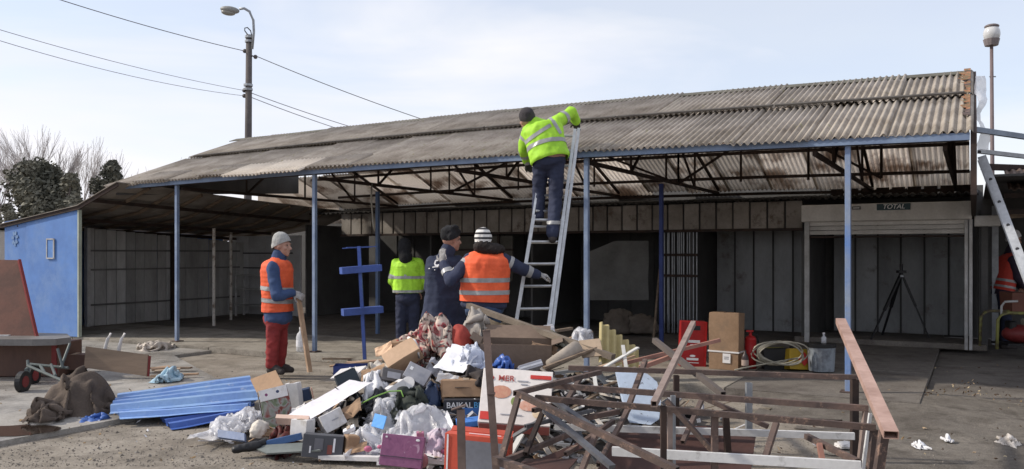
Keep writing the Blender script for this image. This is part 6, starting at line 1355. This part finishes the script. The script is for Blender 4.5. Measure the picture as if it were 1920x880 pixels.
carton(735, 706, 7.1, 42, 24, 24, 24, -20, 14, M('grey_black_card', (.14, .13, .13), .6), 'dark grey carton with a pale label under the pale tilted one', prints=(('f', 0, -.05, .6, .5, grey_card),))
carton(742, 728, 6.95, 36, 24, 18, 28, -10, -28, white_card, 'small white carton lying right of the crumpled wrapping paper')
cloth('dark_green_bag', 776, 746, 6.8, 100, 52, .22, M('dark_green_cloth', (.045, .055, .045), .8, col2=(.03, .033, .03), bump=.3), 'dark green cloth bag in the middle of the heap', 'bag', 46, .55, 36)
cloth('charcoal_cloth', 706, 744, 6.9, 84, 40, .2, M('charcoal_cloth', (.035, .036, .042), .85, bump=.3), 'charcoal cloth crumpled left of the dark green bag', 'cloth', 47, .55, 32)
bm = NB(); pathtube(bm, [P(672, 760, 6.65), P(700, 745, 6.65), P(730, 734, 6.68), P(752, 733, 6.66), P(756, 744, 6.6)], .006, 6); solo('green_cord', bm, M('lime_cord', (.20, .38, .08), .6), 'lime green cord edging the dark cloth in the heap', 'cord', smooth=True)
cloth('navy_bag', 812, 742, 6.85, 48, 62, .16, M('navy_plastic', (.03, .05, .11), .4, col2=(.018, .025, .05)), 'navy plastic bag squeezed left of the brown carton', 'bag', 48, .5, 28)
# back right of the heap
stick((878, 573, 8.5), (1150, 670, 7.25), .06, .05, M('grey_old_wood', (.22, .18, .14), .85, col2=(.13, .105, .085), scale=4, bump=.4), 'long_pole', 'long weathered wooden pole slanting down over the heap to the right', 'pole')
cloth('clear_bundle', 1088, 634, 7.9, 72, 44, .22, film2, 'bundle of milky plastic film at the right end of the heap top', 'plastic film', 51, .45, 34)
cloth('grey_bundle', 1035, 634, 8.0, 100, 30, .24, M('grey_green_cloth', (.20, .19, .15), .85, bump=.4), 'grey-green cloth bundle behind the long pole', 'cloth', 52, .55, 32)
board('tan_board', (1092, 672, 7.35), (1132, 668, 7.3), (1086, 640, 7.5), .01, M('tan_board', (.38, .29, .21), .8), 'tan fibreboard piece standing by the beige tube', 'board')
bm = NB(); rod(bm, P(1030, 684, 7.2), P(1082, 654, 7.4), .045, .075, 16); solo('beige_tube', bm, M('beige_card_tube', (.42, .36, .30), .8), 'wide beige cardboard tube pointing up to the right', 'tube', smooth=True)
profiled_y = M('yellowed_sheet', (.48, .40, .19), .6, col2=(.38, .31, .15), scale=4, bump=.15)
p0, p1, p3 = P(1122, 680, 7.3), P(1198, 690, 7.5), P(1124, 605, 7.6); bm = NB(); vs = []
for j in range(9):
    for i in range(49):
        u = i / 48; v = j / 8; hgt = 1 - .62 * max(0, u - .12); p = p0 + (p1 - p0) * u + (p3 - p0) * v * hgt; nrm_ = (p1 - p0).cross(p3 - p0).normalized(); vs.append(bm.verts.new(p + nrm_ * .022 * math.sin(u * 6.283 * 6)))
for j in range(8):
    for i in range(48): A = j * 49 + i; bm.faces.new((vs[A], vs[A + 1], vs[A + 50], vs[A + 49]))
solo('yellow_corrugated_piece', bm, profiled_y, 'broken piece of yellowed corrugated plastic standing up at the right of the heap', 'corrugated sheet', smooth=True)
# blue-white speckled panel
spk = M('speckled_white_blue', (.46, .54, .66), .5, col2=(.10, .10, .12), scale=26, bump=.1, thr=(.33, .37)); pts = []
for (x, y) in ((1152, 690), (1160, 688), (1215, 702), (1232, 716), (1240, 745), (1236, 786), (1220, 797), (1180, 792), (1168, 760)): pts.append(P(x, y, 6.9 - (y - 690) * .004))
bm = NB(); prism(bm, pts, V((0, .03, 0))); solo('speckled_panel', bm, spk, 'pale blue speckled panel with a rounded corner behind the rusty frame', 'panel')
# laths
lg = 'broken laths lying under the rusty frame'; lm = [M('pale_lath', (.52, .48, .43), .7, col2=(.36, .32, .28)), M('grey_lath', (.20, .20, .20), .6), wood, M('white_lath2', (.62, .61, .58), .6), M('slate_strip', (.09, .10, .115), .5)]
rnd = random.Random(33)
used_lb = set()
for k in range(74):
    x = rnd.uniform(930, 1200); y = rnd.uniform(705, 868); D = 7.4 - (y - 690) * .0088 + rnd.uniform(-.1, .15); c = P(x, y, D); ln = rnd.uniform(.14, .5); a = rnd.choice((.7, .9, 2.4, 2.2, .2, 1.2)) + rnd.gauss(0, .25); tl = rnd.gauss(0, .35)
    d = V((math.cos(a), -math.sin(a), tl)).normalized() * ln / 2; bm = NB(); bar(bm, c - d, c + d, rnd.uniform(.018, .045), rnd.uniform(.006, .018)); mi = rnd.randrange(5)
    
    area = 'near the orange-red carton' if x < 1000 else 'by the diagonal grey bar' if x < 1070 else 'below the middle of the rusty rails' if x < 1135 else 'beside the speckled panel'
    lb_ = '%s %s lath %s, %s' % ('short' if ln < .26 else 'mid-length' if ln < .38 else 'long', ('pale', 'grey', 'brown', 'white', 'slate')[mi], area, 'on the ground' if y > 815 else 'half way up' if y > 755 else 'at the back')
    if lb_ in used_lb: lb_ += ', steeply tilted' if abs(d.z) > .08 else ', lying nearly level'
    if lb_ in used_lb: bm.free(); continue
    used_lb.add(lb_); solo('broken_lath', bm, lm[mi], lb_, 'lath', lg)
for (a, b, w_, m_, l) in (((1066, 728, 6.7), (1196, 652, 7.2), .035, 'white_lath2', 'long white lath pointing up to the yellowed corrugated piece'), ((1168, 648, 7.2), (1176, 705, 6.9), .03, 'white_lath2', 'short white lath hanging from the end of the long white one'), ((1105, 768, 6.3), (1152, 828, 5.9), .03, 'pale_lath', 'pale lath slanting down in the middle of the scrap'), ((1004, 812, 5.9), (1040, 866, 5.7), .035, 'pale_lath', 'pale lath near the lower left of the rusty frame'), ((1112, 690, 6.9), (1118, 730, 6.6), .03, 'white_lath2', 'short upright white lath left of the speckled panel'), ((960, 820, 5.7), (1020, 783, 5.9), .04, 'grey_lath', 'flat grey strip left of the diagonal rusty brace')):
    stick(a, b, w_, .012, MATS[m_], 'loose_lath', l, 'lath')

# ================================================================== RUSTY FRAMES
pink_st = M('pink_primer_tube', (.42, .285, .24), .55, col2=(.29, .185, .15), scale=6, bump=.15)
grey_st = M('grey_steel', (.15, .155, .17), .5, .3, col2=(.09, .09, .10), scale=7, bump=.15)
dust_st = M('dusty_steel', (.30, .23, .20), .6, col2=(.20, .15, .13), scale=8, bump=.2)
fr = thing('welded_trestle', 'big rusty welded steel frame with a pinkish end tube in the right foreground', 'frame', P(1400, 900, 5.4))
def tube(a, b, w_, mat=rust, name='tube', par=fr, h_=None, up=(0, 0, 1), hol=True):
    bm = NB(); (hollow if hol else bar)(bm, P(*a), P(*b), w_, h_ or w_, up=up); return part(name, bm, mat, par)
def drop(x, y, D, z, w_, mat=rust, name='post', par=fr, dx=0, dy=0):
    p = P(x, y, D); q = V((p.x + dx, p.y + dy, z)); bm = NB(); hollow(bm, p, q, w_, w_, up=(0, 1, 0)); return part(name, bm, mat, par)
tube((1066, 690, 6.55), (1606, 708, 6.15), .037, name='rail'); tube((1030, 723, 5.85), (1628, 766, 5.25), .037, name='rail'); tube((1004, 746, 5.45), (1642, 802, 4.78), .036, name='rail')
tube((1576, 602, 6.9), (1671, 816, 4.45), .076, pink_st, 'end_tube', h_=.045); tube((1300, 606, 6.75), (1226, 758, 4.92), .038, dust_st, 'end_tube')
drop(1244, 762, 4.98, GZ, .034, rust_dark); drop(1256, 770, 5.2, GZ, .03, dust_st); drop(1268, 704, 6.25, GZ, .04, rust_dark); drop(1262, 742, 5.55, GZ, .03, galv)
drop(1340, 772, 5.1, GZ, .038, rust); drop(1360, 770, 5.6, GZ, .04, rust_dark, dx=.03); drop(1404, 718, 6.0, GZ, .042, galv)
drop(1602, 712, 6.1, GZ, .048, rust_dark); drop(1624, 772, 5.25, GZ, .035, dust_st, dx=-.06); drop(1640, 806, 4.8, GZ, .04, rust, dx=-.05); drop(1658, 808, 4.62, GZ, .045, rust, dx=-.08); drop(1632, 775, 5.0, GZ, .018, chan_white, dx=-.08)
tube((1040, 800, 5.95), (1602, 818, 5.6), .03, chan_white, 'channel', h_=.045); tube((1148, 846, 5.25), (1614, 874, 4.82), .03, chan_white, 'channel', h_=.055)
for a, b, w_, m_ in (((1305, 740, 5.8), (1440, 800, 5.5), .03, rust), ((1456, 792, 5.4), (1434, 862, 5.2), .035, rust), ((1512, 818, 5.5), (1608, 866, 5.0), .035, rust), ((1536, 832, 5.3), (1545, 880, 5.2), .03, primer), ((1316, 750, 6.0), (1280, 830, 5.6), .03, rust), ((1210, 676, 6.7), (1172, 780, 6.2), .036, rust), ((1250, 752, 5.5), (1340, 850, 5.3), .03, rust), ((1260, 668, 6.9), (1200, 690, 6.8), .035, primer)):
    tube(a, b, w_, m_, 'brace')
o = tube((1227, 638, 7.1), (1356, 740, 6.0), .042, M('grey_brown_steel', (.12, .10, .09), .65, bump=.2), 'loose_tube'); tube((1168, 682, 7.2), (1350, 638, 7.3), .03, primer, 'loose_tube')
bpx = M('red_brown_sheet', (.085, .042, .035), .6, col2=(.055, .03, .027), scale=3, bump=.1)
board('infill_sheet', (1120, 884, 5.55), (1408, 884, 5.45), (1150, 808, 5.95), .006, bpx, par=fr); board('infill_sheet', (1258, 850, 5.75), (1366, 850, 5.7), (1258, 800, 5.9), .006, bpx, par=fr)
f2 = thing('collapsed_trestle', 'smaller rusty steel frame with diagonal braces, collapsed left of the big one', 'frame', P(1010, 900, 5.2))
for a, b, w_, m_ in (((966, 738, 5.3), (1125, 698, 6.3), .033, rust), ((972, 744, 5.3), (937, 872, 5.05), .033, rust), ((972, 738, 5.3), (1270, 882, 4.4), .036, rust), ((936, 868, 5.05), (1066, 815, 5.6), .03, rust), ((1118, 812, 5.2), (1088, 890, 5.0), .032, rust), ((928, 862, 5.0), (1010, 890, 4.7), .045, rust), ((1066, 790, 5.8), (1160, 772, 6.0), .036, rust), ((1000, 770, 5.5), (1090, 745, 6.0), .03, rust)):
    tube(a, b, w_, m_, 'tube', f2)
for a, b, w_, m_ in (((1090, 706, 6.2), (1040, 792, 5.6), .03, rust), ((1022, 762, 5.7), (985, 852, 5.2), .03, rust_dark), ((1150, 790, 5.8), (1060, 852, 5.3), .028, rust), ((1182, 760, 6.0), (1122, 872, 5.3), .03, rust), ((985, 800, 5.5), (1110, 770, 5.9), .025, grey_st)):
    tube(a, b, w_, m_, 'brace', f2)
tube((1022, 770, 5.4), (1148, 876, 4.75), .045, grey_st, 'flat_bar', f2, h_=.022, hol=False); tube((1036, 750, 5.7), (1110, 800, 5.4), .05, grey_st, 'flat_bar', f2, h_=.02, hol=False)
board('side_sheet', (960, 884, 5.0), (1064, 884, 4.9), (985, 862, 5.3), .006, bpx, par=f2); board('side_sheet', (985, 886, 5.2), (1100, 838, 5.4), (985, 872, 5.25), .006, bpx, par=f2)
lp = thing('steel_post', 'tall rusty square post standing at the front right of the heap', 'post', P(925, 900, 5.3)); bm = NB(); hollow(bm, P(912, 620, 5.38), V((P(934, 900, 5.2).x, 5.2, GZ)), .046, .046, up=(0, 1, 0)); part('tube', bm, M('dusty_brown_steel', (.17, .12, .10), .7, col2=(.11, .08, .068), scale=6, bump=.25), lp)
bm = NB(); q = P(912, 620, 5.38); box(bm, q, (.05, .05, .004)); part('end_cap', bm, rust, lp)
bm = NB(); q = P(921, 738, 5.3); box(bm, q, (.052, .052, .008)); part('weld_seam', bm, rust, lp)
sp = thing('steel_post', 'short rusty post with a flat cap plate in front of the orange-red carton', 'post', P(868, 900, 4.9)); bm = NB(); hollow(bm, P(864, 768, 4.95), V((P(868, 900, 4.9).x, 4.88, GZ)), .046, .046, up=(0, 1, 0)); part('tube', bm, MATS['dusty_brown_steel'], sp)
bm = NB(); box(bm, P(860, 764, 4.95), (.09, .06, .006), rot(0, 0, -18)); part('cap_plate', bm, rust, sp)

# ================================================================== LITTER AND GROUND STUFF
cloth('white_bag_scrap', 1892, 826, 6.7, 56, 28, .12, M('dirty_white_plastic', (.60, .55, .50), .5, bump=.2), 'crumpled dirty white bag lying at the right edge of the yard', 'bag', 61, .5, 26)
cloth('white_crumple', 1725, 831, 6.55, 26, 15, .05, paper, 'small ball of white paper lying on the dirt right of the big frame', 'paper', 62, .5, 22)
cloth('white_crumple', 1777, 820, 6.75, 19, 14, .04, paper, 'smaller ball of white paper farther right and behind the first', 'paper', 63, .5, 22)
blob('paper_scrap', 1586, 834, 6.5, 38, 12, .06, white_card, 'torn white paper under the right end of the big frame', 'paper', 64, amp=.3)
bm = NB(); rnd = random.Random(9)
lits = [M('dry_leaf', (.30, .20, .10), .8), M('wood_chip', (.42, .31, .20), .8), M('dark_leaf', (.09, .055, .035), .9), M('straw', (.52, .42, .27), .8)]
def leaf(p, s, mi):
    m = Matrix.Translation(p) @ Euler((rnd.gauss(0, .5), rnd.gauss(0, .5), rnd.uniform(0, 6.28))).to_matrix().to_4x4(); w_ = s * rnd.uniform(.18, .5)
    pts = [(-s, 0, 0), (-s * .3, -w_, .006), (s * .5, -w_ * .7, 0), (s, 0, .008), (s * .3, w_, 0), (-s * .5, w_ * .6, .006)]
    vv = [bm.verts.new(m @ V(q)) for q in pts]; ct = bm.verts.new(m @ V((0, 0, .012)))
    for i in range(6): f = bm.faces.new((vv[i], vv[(i + 1) % 6], ct)); f.material_index = mi
cents = [(1700, 738), (1745, 742), (1800, 740), (1850, 745), (1870, 760), (1690, 735), (1815, 728), (1900, 752)]
for k in range(190):
    if rnd.random() < .7: cx, cy = rnd.choice(cents); x = rnd.gauss(cx, 17); y = rnd.gauss(cy, 6)
    else: x = rnd.uniform(1640, 1915); y = rnd.uniform(680, 870)
    p = G(x, y, GZ + .06 if y < 745 else GZ + .012) + V((0, 0, .012)); leaf(p, rnd.uniform(.008, .026) * (1.7 if rnd.random() < .12 else 1), rnd.choice((0, 1, 2, 2, 2, 3)))
for k in range(160):
    x = rnd.uniform(0, 1640); y = rnd.uniform(672, 875); p = G(x, y, GZ + .05); s = rnd.uniform(.01, .035); k0 = len(bm.faces)
    box(bm, p + V((0, 0, .004)), (s, s * rnd.uniform(.3, .8), .005), Euler((rnd.gauss(0, .3), rnd.gauss(0, .3), rnd.uniform(0, 6.28))).to_matrix().to_4x4()); bm.faces.ensure_lookup_table(); mi = rnd.randrange(4)
    for f in bm.faces[k0:]: f.material_index = mi
for k in range(150):
    x = rnd.gauss(-1.0, 1.3); y = rnd.gauss(6.9, 1.0)
    if heap(x, y) > .06: continue
    leaf(V((x, y, GZ + .05 if y > 8.2 else GZ + .012)), rnd.uniform(.008, .03), rnd.choice((4, 4, 5, 1, 2)))
solo('leaf_litter', bm, lits + [paper, grey_card], kind='stuff', label='dry leaves, straw and wood chips strewn over the yard')
bm = NB()
for k in range(8000):
    x = rnd.uniform(-60, 1980); y = 875 - 190 * rnd.random() ** 1.6; p = G(x, y, GZ); s = rnd.uniform(.003, .011) * (1.9 if rnd.random() < .06 else 1)
    v = [bm.verts.new(p + V((math.cos(a) * s, math.sin(a) * s * .8, -.001))) for a in (rnd.random(), 2.1, 4.2)]; t_ = bm.verts.new(p + V((0, 0, s * .9)))
    for i in range(3): bm.faces.new((v[i], v[(i + 1) % 3], t_))
solo('gravel', bm, M('gravel_stone', (.30, .27, .23), .9, col2=(.16, .14, .12), scale=40, bump=0), kind='stuff', label='loose grit and small stones on the yard')
